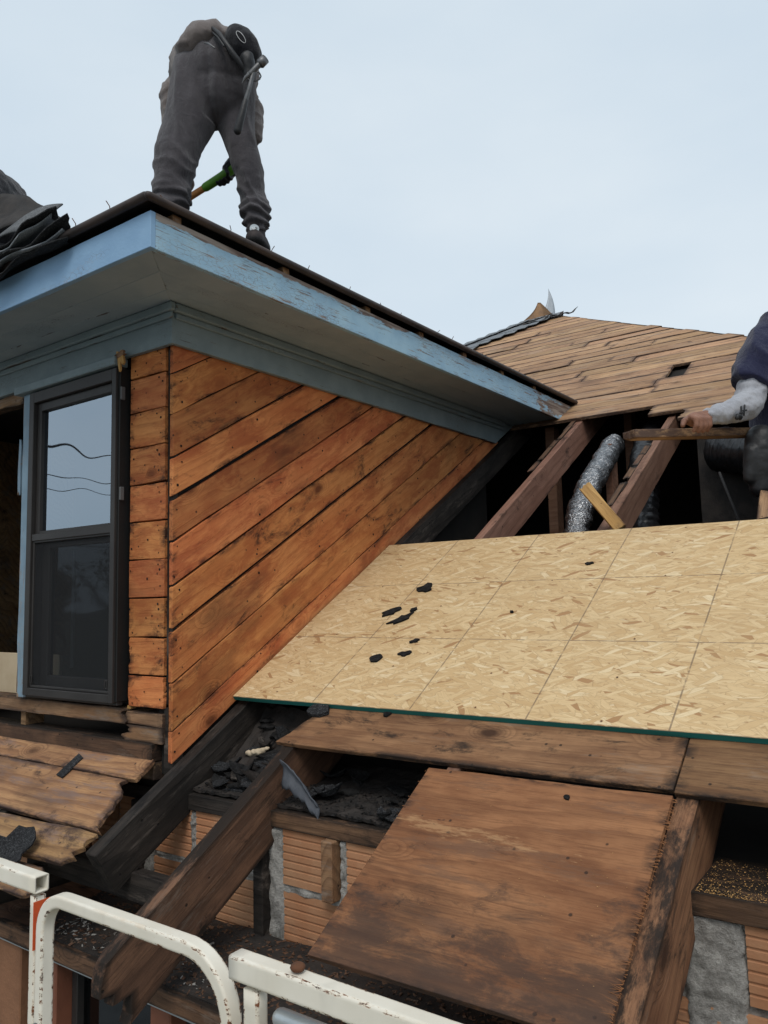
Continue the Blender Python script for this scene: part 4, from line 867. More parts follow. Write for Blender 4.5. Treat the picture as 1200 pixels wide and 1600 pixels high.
# curled shingles and felt at the left eave
zr = lambda y: ez_+(y-ey_)*math.tan(TH)
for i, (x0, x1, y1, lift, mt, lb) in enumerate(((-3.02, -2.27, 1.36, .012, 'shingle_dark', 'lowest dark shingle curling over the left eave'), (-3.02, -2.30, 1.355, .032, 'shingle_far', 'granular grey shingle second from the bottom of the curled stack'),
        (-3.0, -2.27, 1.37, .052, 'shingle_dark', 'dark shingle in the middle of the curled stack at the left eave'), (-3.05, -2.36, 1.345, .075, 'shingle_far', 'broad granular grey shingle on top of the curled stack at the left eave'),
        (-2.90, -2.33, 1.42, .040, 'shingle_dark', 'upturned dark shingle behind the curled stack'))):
    def f_sh(u, v, x0=x0, x1=x1, lift=lift, i=i):
        y = 1.60-.232*v-.007*i*v; t = v*v*(3-2*v); uu = max(0, u-.45)/.55
        tip = max(0, (u-.8)/.2)**2
        zb = 1.160+.020*i+.030*uu+.012*math.sin(u*11+i*1.3)+tip*(.016+.004*i); zt = zr(1.60)+.02+lift*.7+.03*math.sin(u*4+i)-.05*uu
        return (x0+.02+(x1-x0)*u-(y-1.37)*1.25+.020*mnoise.noise(Vector((v*7, i, 2)))*u, y+.016*mnoise.noise(Vector((u*6, i, 5)))*v+.03*tip*v, zt+(zb-zt)*t+.010*mnoise.noise(Vector((u*8, v*6, i))))
    sheet('loose_shingle', f_sh, 20, 12, .005, mt, None, True)
    tag(COL.objects[-1], lb, 'shingle', 'loose shingles at the left eave')
sheet('loose_shingle', lambda u, v: (-2.70+.25*u+.06*v, 1.375+.09*v, 1.300-.035*u+.115*v+.015*math.sin(u*3)), 8, 5, .005, 'shingle', None, True)
tag(COL.objects[-1], 'flat grey shingle piece leaning above the curled stack', 'shingle', 'loose shingles at the left eave')
sheet('felt_flap', lambda u, v: (-3.10+.60*u+.02*v, 1.56-.10*v, 1.68-.30*u**1.6*(1-.1*v)-(.30-.24*u)*v+.02*mnoise.noise(Vector((u*5, v*3, 7)))+.008*mnoise.noise(Vector((u*22, v*12, 9)))), 22, 10, .004, 'felt', None, True)
tag(COL.objects[-1], 'torn black felt flap standing up at the left eave', 'felt flap')
for i in range(6):
    x = -2.9+i*.16+rs.uniform(-.03, .03)
    tube('bent_nail', [(x, 1.45, zr(1.45)), (x+.004, 1.445, zr(1.45)+.025), (x-.008, 1.44, zr(1.45)+.045)], .0016, 'rust', house, 5)
for i in range(14):
    y = 1.5+i*.22+rs.uniform(-.06, .06); dx = rs.uniform(-.012, .012)
    tube('bent_nail', [(ex_-.02, y, ez_-.002), (ex_-.018+dx, y+.004, ez_+.018), (ex_-.015+2*dx, y+.012*rs.uniform(-1, 1), ez_+.026)], .0014, 'rust', house, 5)

# ================================================================== PEOPLE
def folds(amp, fx, fy, fz, seed, amp2=.4):
    return lambda c, n: amp*mnoise.noise(Vector((c.x*fx+seed, c.y*fy, c.z*fz)))+amp*amp2*mnoise.noise(Vector((c.x*fx*2.7, c.y*fy*2.7+seed, c.z*fz*2.7)))
FWD = Vector((-.58, .81, 0)); RT = Vector((.81, .58, 0))
# ---- worker bent over on the dormer roof
w1 = tag(empty('person', (-2.5, 2.25, 1.55)), 'worker in charcoal sweatpants bent over with a shovel on the dormer roof', 'person')
LL = [(-2.535, 2.204, 2.349), (-2.556, 2.178, 2.157), (-2.574, 2.154, 2.049), (-2.592, 2.12, 1.924), (-2.6, 2.106, 1.805), (-2.61, 2.111, 1.715)]
RL = [(-2.44, 2.307, 2.365), (-2.436, 2.327, 2.146), (-2.408, 2.342, 1.999), (-2.391, 2.368, 1.887), (-2.389, 2.385, 1.775), (-2.386, 2.397, 1.705)]
def b_pants(V, F):
    tube_geo(V, F, LL, [.118, .112, .100, .092, .080, .070], 20); tube_geo(V, F, RL, [.118, .084, .062, .060, .056, .050], 20)
    ell_geo(V, F, (-2.485, 2.25, 2.345), (RT*.168, FWD*.14, EZ*.165)); ell_geo(V, F, (-2.49, 2.25, 2.25), (RT*.172, FWD*.13, EZ*.13)); ell_geo(V, F, (-2.50, 2.265, 2.26), (RT*.150, FWD*.13, EZ*.15))
    tube_geo(V, F, [(-2.385, 2.391, 1.745), (-2.386, 2.397, 1.715)], [.066, .064], 16); tube_geo(V, F, [(-2.386, 2.400, 1.69), (-2.386, 2.401, 1.672)], [.056, .052], 16)
    tube_geo(V, F, [(-2.608, 2.107, 1.765), (-2.613, 2.107, 1.735)], [.086, .084], 16); tube_geo(V, F, [(-2.616, 2.11, 1.70), (-2.616, 2.11, 1.675)], [.066, .062], 16)
def ridge(v): return (1-abs(mnoise.noise(v)))**3
def f_pants(c, n):
    low = max(0, min(1, (2.02-c.z)/.22)); hi = 1-low; wq = mnoise.noise(c*5)
    r = (Vector((c.x, c.y, 0))-Vector((-2.49, 2.25, 0))).dot(RT)
    # long drapes falling from the waist, fanning out to the legs
    d = hi*.020*(ridge(Vector((r*11/(1.0+(2.4-c.z)*.35)+wq*.35, c.z*1.1, 2.0)))-.42)+hi*.006*mnoise.noise(Vector((c.x*26, c.y*26, c.z*9)))
    # creases wrapping the calves
    d += low*.014*(ridge(Vector((c.x*6+wq, c.y*6, c.z*13+r*9+wq*1.3)))-.42)+low*.004*mnoise.noise(Vector((c.x*24, c.y*24, c.z*40)))
    ck = max(0, min(1, (1.78-c.z)/.05)); d += ck*.007*math.sin(c.z*170+5*mnoise.noise(c*9))
    if c.z > 2.1: d -= .012*math.exp(-(r/.015)**2)
    return d
remesh('trousers', b_pants, .0075, 'pants', w1, 7, f_pants)
def b_top(V, F):
    ell_geo(V, F, (-2.495, 2.185, 2.462), ((RT*.88+EZ*.47)*.128, FWD*.105, (EZ*.88-RT*.47)*.072)); ell_geo(V, F, (-2.455, 2.27, 2.475), (RT*.14, FWD*.11, EZ*.075)); tube_geo(V, F, [(-2.560, 2.262, 2.40), (-2.72, 2.40, 2.55), (-2.90, 2.56, 2.71)], [.150, .170, .175], 22)
    tube_geo(V, F, [(-2.470, 2.31, 2.40), (-2.64, 2.46, 2.55), (-2.82, 2.62, 2.70)], [.135, .155, .16], 22)
    tube_geo(V, F, [(-2.94, 2.53, 2.70), (-2.82, 2.275, 2.40), (-2.815, 2.275, 2.26), (-2.925, 2.46, 2.08)], [.09, .056, .050, .040], 16)
    tube_geo(V, F, [(-2.81, 2.635, 2.71), (-2.565, 2.555, 2.36), (-2.530, 2.525, 2.215), (-2.665, 2.55, 2.15)], [.09, .058, .052, .040], 16)
remesh('sweatshirt', b_top, .009, 'hoodie', w1, 4, lambda c, n: .012*(ridge(Vector((c.x*9, c.y*9, c.z*14)))-.4)+.004*mnoise.noise(c*34))
def b_body(V, F):
    tube_geo(V, F, [LL[0], LL[2], LL[4], (-2.616, 2.11, 1.66)], [.07, .05, .036, .036], 14); tube_geo(V, F, [RL[0], RL[1], RL[2], RL[4], (-2.385, 2.40, 1.64)], [.06, .05, .04, .034, .034], 14)
    tube_geo(V, F, [(-2.52, 2.26, 2.34), (-2.70, 2.44, 2.53), (-2.87, 2.60, 2.69), (-2.98, 2.72, 2.76), (-3.03, 2.78, 2.76)], [.13, .14, .13, .06, .05], 16)
    ell_geo(V, F, (-3.07, 2.83, 2.77), (RT*.078, FWD*.095, EZ*.11)); ell_geo(V, F, (-3.12, 2.90, 2.74), (RT*.015, FWD*.02, EZ*.02))
    tube_geo(V, F, [(-2.94, 2.53, 2.70), (-2.82, 2.275, 2.40), (-2.815, 2.275, 2.26), (-2.925, 2.46, 2.08)], [.05, .034, .03, .026], 12); tube_geo(V, F, [(-2.81, 2.635, 2.71), (-2.565, 2.555, 2.36), (-2.53, 2.525, 2.215), (-2.69, 2.55, 2.13)], [.05, .034, .03, .026], 12)
remesh('body', b_body, .012, 'skin', w1, 5)
remesh('hair', lambda V, F: ell_geo(V, F, (-3.06, 2.82, 2.80), (RT*.086, FWD*.098, EZ*.11)), .014, 'hair', w1, 3)
def glove(wrist, palm, grip_c, grip_d, side, name='glove', mat='leather', voxel=.005, parent=None):
    """a gloved hand closed round a handle: palm, four bent fingers of unequal length, a thumb from the side"""
    wrist, palm, gc, gd = Vector(wrist), Vector(palm), Vector(grip_c), Vector(grip_d).normalized()
    out = (palm-gc); out -= gd*out.dot(gd); out = out.normalized(); sd3 = gd.cross(out)
    def b(V, F):
        tube_geo(V, F, [wrist, wrist*.5+palm*.5, palm], [.031, .034, .036], 12)
        ell_geo(V, F, palm, (gd*.045, sd3*.036, out*.021))
        for k, (off, ln) in enumerate(((-.034, .88), (-.012, 1.0), (.011, .96), (.032, .78))):
            base = palm+gd*off+sd3*side*.028; r = .030
            tube_geo(V, F, [base, gc+gd*off+sd3*side*.034*ln+out*.008, gc+gd*off+sd3*side*.026*ln-out*.022*ln, gc+gd*off-sd3*side*.004-out*.030*ln], [.0115, .0115, .0105, .009], 8)
        tube_geo(V, F, [palm-sd3*side*.026-gd*.02, gc-gd*.040-sd3*side*.034, gc-gd*.046-sd3*side*.016-out*.026], [.014, .0125, .0105], 8)
    return remesh(name, b, voxel, mat, parent, 2, lambda c, n: .002*mnoise.noise(c*60))
HD = Vector((-.134, -.028, -.042)).normalized()
gripR = Vector((-2.705, 2.527, 2.080)); gripL = gripR+HD*.30
glove((-2.665, 2.55, 2.15), gripR+Vector((.012, .012, .032)), gripR+HD*.03, HD, 1, parent=w1)
glove((-2.925, 2.45, 2.09), gripL+Vector((.002, -.006, .034)), gripL, HD, -1, parent=w1)
def shoe(name, ankle, ground_z, fwd, parent):
    ankle = Vector(ankle); fwd = Vector(fwd).normalized(); sd4 = fwd.cross(EZ).normalized(); g0 = Vector((ankle.x, ankle.y, ground_z))
    def b(V, F):
        tube_geo(V, F, [g0+EZ*.045-fwd*.035, g0+EZ*.042+fwd*.05, g0+EZ*.032+fwd*.13, g0+EZ*.028+fwd*.175], [.040, .043, .036, .026], 14)
        tube_geo(V, F, [g0+EZ*.115-fwd*.01, g0+EZ*.06+fwd*.005], [.038, .042], 14)
    o = remesh(name, b, .006, 'shoe', parent, 3)
    def b2(V, F): tube_geo(V, F, [g0+EZ*.014-fwd*.04, g0+EZ*.014+fwd*.06, g0+EZ*.014+fwd*.175], [.046, .049, .036], 14)
    s2 = remesh('sole', b2, .007, 'tar', o, 2, lambda c, n: 0)
    for v in s2.data.vertices: v.co.z *= .55
    return o
shR = shoe('shoe', (-2.386, 2.402, 1.66), 1.552, (-.50, .85, .25), w1); shoe('shoe', (-2.616, 2.11, 1.66), 1.625, (-.45, .9, .2), w1)
# heel patch with a white swoosh, lace loop
sR = Vector((-2.384, 2.400, 1.634)); tocam = Vector((.70, -.70, -.12)).normalized(); pr_ = Vector((.70, .70, 0)); pu = pr_.cross(tocam)*-1
if pu.z < 0: pu = -pu
patch = scrap('shoe_patch', sR+tocam*.0425-pr_*.008, tocam, .020, 'galvgrey', 1.05, 0, .004, 14, .02, parent=shR)
sw = [(-.011, .002), (-.008, -.006), (-.002, -.007), (.012, .005), (-.001, -.002), (-.006, -.001), (-.008, .004)]
prism('shoe_logo', sw, .001, .0035, basis(sR+tocam*.0435-pr_*.008, pr_, pu, tocam), 'white', shR)
tube('lace_loop', [sR+pr_*.030+tocam*.02+EZ*.012, sR+pr_*.048+tocam*.02+EZ*.022, sR+pr_*.056+tocam*.02+EZ*.012, sR+pr_*.040+tocam*.02+EZ*.002], .003, 'shoe', shR, 6)
# waist pouch with an oval emblem
pc = Vector((-2.296, 2.236, 2.395)); pn = Vector((.62, -.70, -.28)).normalized(); pax = Vector((.45, .35, -.75)); pax = (pax-pn*pax.dot(pn)).normalized(); pay = pn.cross(pax)
po = remesh('waist_pouch', lambda V, F: (ell_geo(V, F, pc, (pax*.092, pay*.068, pn*.052)), ell_geo(V, F, pc-pn*.03, (pax*.095, pay*.072, pn*.045))), .007, 'blackcloth', w1, 3, lambda c, n: .003*mnoise.noise(c*40))
Vt, Ft = [], []
ring_ = [pc+pn*.0545+pax*(.028*math.cos(t*.3927)-.012)+pay*(.011*math.sin(t*.3927)+.006)-pn*.004*abs(math.cos(t*.3927)) for t in range(17)]
tube('emblem', ring_, .0012, 'white', po, 5, False)
tube('belt', [(-2.40, 2.155, 2.475), (-2.345, 2.148, 2.415), (-2.305, 2.155, 2.35), (-2.272, 2.185, 2.285), (-2.271, 2.25, 2.235)], [.008, .011, .012, .012, .010], 'leather', w1, 8)
tube('strap', [(-2.385, 2.145, 2.44), (-2.34, 2.135, 2.39), (-2.31, 2.14, 2.34)], .005, 'leather', w1, 6)
tube('wire_clip', [(-2.395, 2.11, 2.375), (-2.36, 2.10, 2.35), (-2.335, 2.11, 2.325)], .004, 'steel', w1, 6)
hr = Vector((-2.222, 2.228, 2.215))
tube('hammer_ring', [hr+Vector((.024*math.cos(t*.6283), .02*math.cos(t*.6283), .024*math.sin(t*.6283))) for t in range(11)], .003, 'steel', w1, 6, False)
remesh('side_pouch', lambda V, F: tube_geo(V, F, [(-2.262, 2.23, 2.31), (-2.262, 2.24, 2.245)], [.034, .026], 12), .007, 'leather', w1, 2, lambda c, n: .003*mnoise.noise(c*50))
# hammer hanging at his hip
hm = tag(empty('hammer', (-2.26, 2.19, 1.97)), 'hammer with a black grip hanging at the hip of the bent worker', 'hammer')
tube('handle', [(-2.200, 2.208, 2.222), (-2.222, 2.200, 2.14), (-2.240, 2.194, 2.085)], [.009, .009, .010], 'steel', hm, 8)
tube('grip', [(-2.238, 2.195, 2.09), (-2.252, 2.188, 2.03), (-2.272, 2.182, 1.965)], [.012, .015, .018], 'leather', hm, 10)
tube('head', [(-2.212, 2.200, 2.205), (-2.193, 2.214, 2.232), (-2.175, 2.228, 2.256)], [.012, .012, .013], 'steel', hm, 10)
tube('face', [(-2.184, 2.222, 2.244), (-2.180, 2.225, 2.249), (-2.162, 2.238, 2.273)], [.013, .0195, .0195], 'steel', hm, 12, False)
tube('claw', [(-2.212, 2.200, 2.205), (-2.232, 2.19, 2.190), (-2.245, 2.184, 2.168)], [.011, .008, .003], 'steel', hm, 8)
# shovel
shv = tag(empty('shovel', tuple(gripR)), 'shovel with a green grip and wooden shaft in the hands of the bent worker', 'shovel')
tube('grip', [gripR-HD*.055+EZ*.006, gripR-HD*.02+EZ*.006, gripR+HD*.03, gripR+HD*.10, gripR+HD*.135], [.021, .023, .023, .022, .0215], 'greenplastic', shv, 12)
tube('shaft', [gripR+HD*.13, gripR+HD*.45, gripR+HD*.78], .017, 'handle', shv, 10)
bl0 = gripR+HD*.76
sheet('blade', lambda u, v: bl0+HD*(.24*u)+Vector((.2, -.97, 0)).normalized()*(v-.5)*.20*(1-.35*u*u)+EZ*(-.02*u+.02*abs(v-.5)), 6, 6, .003, 'steel', shv, True)

# ---- worker at the right, holding a board
w2 = tag(empty('person', (-0.43, 3.65, -0.65)), 'worker in a navy shirt at the right edge holding a board', 'person')
T2 = [(-0.40, 3.66, 1.10), (-0.415, 3.65, 0.956), (-0.455, 3.60, 0.73), (-0.46, 3.60, 0.61)]
def b_shirt(V, F):
    tube_geo(V, F, T2, [.150, .185, .175, .165], 22)
    tube_geo(V, F, [(-0.455, 3.54, 1.06), (-0.50, 3.47, 0.99)], [.105, .098], 18); tube_geo(V, F, [(-0.475, 3.50, 1.03), (-0.535, 3.405, 0.915), (-0.575, 3.345, 0.800)], [.098, .090, .082], 18, cap=False)
    tube_geo(V, F, [(-0.33, 3.80, 1.07), (-0.25, 3.92, 0.92), (-0.22, 3.96, 0.82)], [.10, .095, .085], 16)
remesh('shirt', b_shirt, .008, 'navy', w2, 3, lambda c, n: .022*(ridge(Vector((c.x*7+c.z*3, c.y*7, c.z*4)))-.45)+.004*mnoise.noise(Vector((c.x*22, c.y*22, c.z*13))))
A2 = [(-0.50, 3.47, 1.03), (-0.555, 3.38, 0.87), (-0.575, 3.335, 0.765), (-0.580, 3.290, 0.712), (-0.632, 3.19, 0.676), (-0.685, 3.105, 0.652)]
def f_slv(c, n):
    t = (c-Vector(A2[3])).length
    return .008*mnoise.noise(Vector((c.x*18, c.y*26, c.z*34)))+.004*mnoise.noise(c*70)
remesh('sleeve', lambda V, F: tube_geo(V, F, A2[1:], [.060, .060, .058, .046, .033], 18), .0075, 'sleeve', w2, 3, f_slv)
remesh('sleeve', lambda V, F: tube_geo(V, F, [(-0.25, 3.92, 0.92), (-0.20, 3.97, 0.76), (-0.30, 3.95, 0.55)], [.07, .062, .045], 14), .0075, 'sleeve', w2, 3, f_slv)
# dark lettering printed on the forearm
a_dir = (Vector(A2[5])-Vector(A2[3])).normalized(); vn = Vector((.30, -.92, -.2)); vn = (vn-a_dir*vn.dot(a_dir)).normalized(); vu = a_dir.cross(vn); vu = vu if vu.z > 0 else -vu
def pr_stroke(pts, r): tube('sleeve_print', [Vector(A2[4])*.75+Vector(A2[3])*.25+vn*(.0520-.35*(b*b)/.12)+a_dir*a+vu*b for a, b in pts], r, 'leather', w2, 6)
pr_stroke([(.052, -.030), (.048, -.022), (.040, -.026), (.036, -.034)], .0085); pr_stroke([(.044, -.024), (.034, -.030)], .010)
pr_stroke([(.030, -.032), (.022, -.010), (.018, .006)], .0035); pr_stroke([(.034, -.016), (.012, -.018)], .003)
pr_stroke([(.012, -.028), (.004, -.006), (-.002, .008)], .0035); pr_stroke([(.016, -.010), (-.006, -.012)], .003)
def b_body2(V, F):
    tube_geo(V, F, [(-.425, 3.64, .45), (-.41, 3.65, .8), (-.40, 3.66, 1.08), (-.40, 3.66, 1.22)], [.14, .14, .13, .06], 16)
    ell_geo(V, F, (-.405, 3.655, 1.34), (Vector((.08, .03, 0)), Vector((-.03, .095, 0)), EZ*.115)); ell_geo(V, F, (-.43, 3.56, 1.325), (EX*.014, EY*.022, EZ*.02))
    for e in (-1, 1): ell_geo(V, F, (-.405+.078*e, 3.66+.02*e, 1.335), (EX*.012, EY*.022, EZ*.032))
    tube_geo(V, F, [A2[0], A2[2], A2[3], A2[5], (-0.712, 3.075, 0.640)], [.055, .045, .042, .029, .027], 12)
    tube_geo(V, F, [(-.33, 3.8, 1.05), (-.21, 3.96, .78), (-.32, 3.94, .52), (-.34, 3.93, .46)], [.055, .045, .03, .03], 12)
    # right hand closed over the board: palm on top, fingers down the near face, thumb behind
    palm = Vector((-0.728, 3.050, 0.636)); bd = Vector((.515, .855, .08)).normalized(); nr_ = Vector((.855, -.515, -.05)).normalized()
    ell_geo(V, F, palm, (bd*.045, nr_*.036, EZ*.022))
    tube_geo(V, F, [(-0.70, 3.09, 0.643), palm], [.028, .03], 12)
    for off, ln in ((-.034, .85), (-.012, 1.0), (.011, 1.0), (.033, .85)):
        k0 = palm+bd*off+nr_*.020+EZ*.006
        tube_geo(V, F, [k0, k0+nr_*.024-EZ*.010, k0+nr_*.022-EZ*(.018+.022*ln), k0+nr_*.010-EZ*(.030+.026*ln)], [.0125, .0120, .0108, .009], 8)
    tube_geo(V, F, [palm-bd*.030-nr_*.010, palm-bd*.058+nr_*.006-EZ*.008, palm-bd*.070+nr_*.012-EZ*.024], [.014, .012, .010], 8)
remesh('body', b_body2, .0055, 'skin', w2, 2, lambda c, n: .0015*mnoise.noise(c*70))
remesh('hair', lambda V, F: ell_geo(V, F, (-.402, 3.675, 1.365), (Vector((.088, .03, 0)), Vector((-.03, .10, 0)), EZ*.105)), .012, 'hair', w2, 3)
for e, nm in ((-1, 'eye'), (1, 'eye')): remesh(nm, lambda V, F, e=e: ell_geo(V, F, (-.425+.032*e, 3.568+.01*e, 1.35), (EX*.012, EY*.01, EZ*.008)), .004, 'white', w2, 1)
tube('mouth', [(-.455, 3.572, 1.285), (-.43, 3.562, 1.283), (-.405, 3.572, 1.285)], .005, 'redbrown', w2, 6)
remesh('trousers', lambda V, F: (ell_geo(V, F, (-.43, 3.64, .45), (EX*.18, EY*.15, EZ*.2)), tube_geo(V, F, [(-.50, 3.60, .38), (-.52, 3.55, -.1), (-.52, 3.58, -.55)], [.12, .09, .075], 16), tube_geo(V, F, [(-.34, 3.70, .38), (-.32, 3.70, -.1), (-.30, 3.72, -.55)], [.12, .09, .075], 16)), .012, 'denim', w2, 4, folds(.01, 8, 8, 14, 3))
shoe('shoe', (-.52, 3.58, -.55), -.66, (-.5, -.85, 0), w2); shoe('shoe', (-.30, 3.72, -.55), -.66, (-.4, -.9, 0), w2)
remesh('tool_pouch', lambda V, F: (tube_geo(V, F, [(-.560, 3.38, .585), (-.565, 3.375, .50), (-.572, 3.37, .40)], [.060, .062, .045], 14), tube_geo(V, F, [(-.585, 3.335, .53), (-.60, 3.33, .43)], [.034, .026], 10), tube_geo(V, F, [(-.60, 3.35, .48), (-.615, 3.345, .49)], [.012, .010], 8)), .007, 'leather', w2, 2, folds(.004, 20, 20, 30, 5))
tube('belt', [(-.56, 3.46, .60), (-.50, 3.44, .61), (-.42, 3.46, .61), (-.30, 3.52, .61)], .016, 'leather', w2, 8)
b2 = plank('held_board', (-0.905, 2.895, 0.600), Vector((.515, .855, .075)), Vector((-.855, .515, 0)), Vector((.515, .855, .075)).cross(Vector((-.855, .515, 0))), .075, .032, 0, .95, 'deck', None, rag0=.006)
tag(b2, 'short board gripped in the hand of the navy shirted worker', 'board')

# ---- worker crouching at the far left
w3 = tag(empty('person', (-3.2, 1.75, 1.42)), 'crouching worker in dark clothes partly cut off at the far left of the roof', 'person')
remesh('jacket', lambda V, F: (tube_geo(V, F, [(-3.45, 1.95, 1.72), (-3.30, 1.80, 1.83), (-3.13, 1.62, 1.80)], [.16, .17, .13], 18), tube_geo(V, F, [(-3.12, 1.60, 1.79), (-3.03, 1.55, 1.66), (-2.99, 1.52, 1.58), (-3.12, 1.47, 1.46)], [.095, .075, .068, .045], 14), tube_geo(V, F, [(-3.25, 1.80, 1.78), (-3.28, 1.62, 1.58), (-3.25, 1.50, 1.44)], [.09, .06, .045], 12)), .010, 'denim', w3, 5, folds(.012, 9, 9, 20, 2))
remesh('trousers', lambda V, F: (ell_geo(V, F, (-3.47, 1.97, 1.68), (EX*.17, EY*.16, EZ*.15)), tube_geo(V, F, [(-3.42, 1.93, 1.66), (-3.22, 1.78, 1.52), (-3.45, 1.85, 1.53)], [.11, .085, .06], 14), tube_geo(V, F, [(-3.53, 2.03, 1.66), (-3.40, 1.85, 1.56), (-3.62, 1.95, 1.58)], [.11, .085, .06], 14)), .012, 'denim', w3, 4, folds(.01, 9, 9, 12, 8))
def b_body3(V, F):
    tube_geo(V, F, [(-3.45, 1.95, 1.70), (-3.28, 1.78, 1.80), (-3.13, 1.62, 1.80), (-3.09, 1.53, 1.84)], [.12, .12, .09, .05], 14)
    ell_geo(V, F, (-3.12, 1.46, 1.86), (EX*.075, EY*.09, EZ*.11)); ell_geo(V, F, (-3.10, 1.375, 1.83), (EX*.014, EY*.02, EZ*.02))
    for a, b_, c in (((-2.99, 1.52, 1.58), (-3.12, 1.47, 1.46), (-3.16, 1.46, 1.41)), ((-3.28, 1.62, 1.58), (-3.25, 1.50, 1.44), (-3.25, 1.46, 1.38))):
        tube_geo(V, F, [a, b_, c], [.04, .03, .032], 10)
        for k in range(4): tube_geo(V, F, [Vector(c)+EX*(k-1.5)*.02, Vector(c)+EX*(k-1.5)*.022+Vector((0, -.035, -.02)), Vector(c)+EX*(k-1.5)*.022+Vector((0, -.05, -.05))], [.011, .010, .009], 6)
        tube_geo(V, F, [Vector(c)-EX*.03, Vector(c)-EX*.05+Vector((0, -.03, -.02))], [.012, .010], 6)
remesh('body', b_body3, .008, 'skin', w3, 2)
remesh('hair', lambda V, F: ell_geo(V, F, (-3.125, 1.475, 1.885), (EX*.082, EY*.095, EZ*.10)), .012, 'hair', w3, 3)
for o_ in list(w3.children): o_.location += Vector((-.20, -.02, .035))

# ================================================================== LIFT GUARDRAIL (camera stands in the basket)
lift = tag(empty('lift_guardrail', (-0.9, 0.735, -1.6)), 'chipped white guardrail of the lift basket in the foreground', 'guardrail')
def rect_tube(name, pts, w, h, mat, parent, upv=EZ, step=.02, hollow=False):
    """square steel tube swept along a path; edge attribute marks its arrises"""
    pts = [Vector(p) for p in pts]; P = [pts[0]]
    for a, b in zip(pts[:-1], pts[1:]):
        n = max(1, int((b-a).length/step))
        for i in range(1, n+1): P.append(a+(b-a)*i/n)
    c_, i_ = .0032, .0056; prof = []
    for (sx, sy) in ((1, 1), (-1, 1), (-1, -1), (1, -1)):
        cx, cy = sx*w/2, sy*h/2
        a1 = [(cx, cy-sy*i_, 0), (cx, cy-sy*c_, 1), (cx-sx*c_*.3, cy-sy*c_*.3, 1), (cx-sx*c_, cy, 1), (cx-sx*i_, cy, 0)]
        prof += a1 if sx*sy > 0 else a1[::-1]
    m = len(prof); V, F, E = [], [], []
    c = sum(P, Vector())/len(P)
    for k, p in enumerate(P):
        t = (P[min(k+1, len(P)-1)]-P[max(k-1, 0)]).normalized(); side = EY; u = t.cross(side).normalized()
        for (x, y, e) in prof:
            V.append(p+side*x+u*y-c); E.append(e)
    for k in range(len(P)-1):
        for j in range(m): F.append((k*m+j, k*m+(j+1) % m, (k+1)*m+(j+1) % m, (k+1)*m+j))
    if not hollow: F.append(tuple(range(m))[::-1]); F.append(tuple(range((len(P)-1)*m, len(P)*m)))
    o = mesh_obj(name, V, F, mat, parent, True, Matrix.Translation(c), edge=E)
    try:
        o.data.shade_auto_smooth if False else None
    except Exception: pass
    if hollow:
        s = o.modifiers.new('wall', 'SOLIDIFY'); s.thickness = .003; s.offset = 1 if False else -1
    return o
RY, RZ, RW = 0.735, -0.462, 0.0255
def arc(cx, cz, r, a0, a1, n=10): return [(cx+r*math.cos(a0+(a1-a0)*i/n), RY, cz+r*math.sin(a0+(a1-a0)*i/n)) for i in range(n+1)]
RH = 0.0195; RZ += .003
xa, xb, rr = -1.206, -0.783, .080
rect_tube('hoop', [(xa, RY, -1.7), (xa, RY, -.75)]+arc(xa+.055, RZ-.055, .055, math.pi, math.pi/2)+arc(xb-rr, RZ-rr, rr, math.pi/2, 0)+[(xb, RY, -.75), (xb, RY, -1.7)], RH+.003, RH, 'rail', lift)
RZ -= .003
rect_tube('rail', [(-2.2, RY+.01, RZ+.010), (-1.235, RY+.01, RZ+.010)], RW, RW+.002, 'rail', lift, hollow=True)
rect_tube('post', [(-1.2480, RY+.012, RZ-.010), (-1.2480, RY+.012, -1.7)], RH, RH-.002, 'rail', lift)
box('orange_tape', (-1.2378, RY-.002, RZ-.09), (-1.2366, RY+.026, RZ-.016), 'orange', lift, 0)
rect_tube('rail', [(-0.770, RY-.004, RZ+.004), (0.6, RY-.004, RZ+.004)], RW, RW+.004, 'rail', lift)
rect_tube('post', [(-0.738, RY-.002, RZ-.018), (-0.738, RY-.002, -1.7)], RW-.006, RW, 'rail', lift)
rect_tube('mid_rail', [(-2.2, RY+.01, -1.05), (0.6, RY+.01, -1.05)], RW, RW, 'rail', lift)
tube('lower_tube', [(-0.70, RY+.004, RZ-.045), (0.5, RY+.004, RZ-.045)], .0115, 'galvgrey', lift, 14)
plate_poly = [(-.045, -.09), (-.058, -.075), (-.058, .012), (-.046, .026), (.42, .026), (.42, -.09)]
prism('hinge_plate', plate_poly, 0, .006, basis((-0.672, RY-.020, RZ-.078), EX, EZ, -EY), 'galv', lift, .001)
prism('plate_slot', [(-.006, -.05), (.006, -.05), (.007, .012), (0, .018), (-.007, .012)], .0062, .0075, basis((-0.642, RY-.020, RZ-.085), EX, EZ, -EY), 'rust', lift)
prism('plate_hole', [(.009*math.cos(k*.524), .009*math.sin(k*.524)) for k in range(12)], .0062, .0070, basis((-0.545, RY-.020, RZ-.095), EX, EZ, -EY), 'black', lift)
def bolt(c, nrm, r, mat):
    o = remesh('bolt', lambda V, F: (ell_geo(V, F, c, (Vector(nrm).orthogonal().normalized()*r, Vector(nrm).cross(Vector(nrm).orthogonal()).normalized()*r, Vector(nrm)*r*.55))), r*.25, mat, lift, 2); return o
bolt((xa, RY-.0125, -.655), (0, -1, 0), .0085, 'steel'); bolt((-0.665, RY-.004, RZ+.025), (0, 0, 1), .010, 'rust')
tube('chain_link', [(-1.262, RY-.012, -.80), (-1.256, RY-.02, -.825), (-1.262, RY-.018, -.85), (-1.268, RY-.012, -.87)], .006, 'steel', lift, 8)
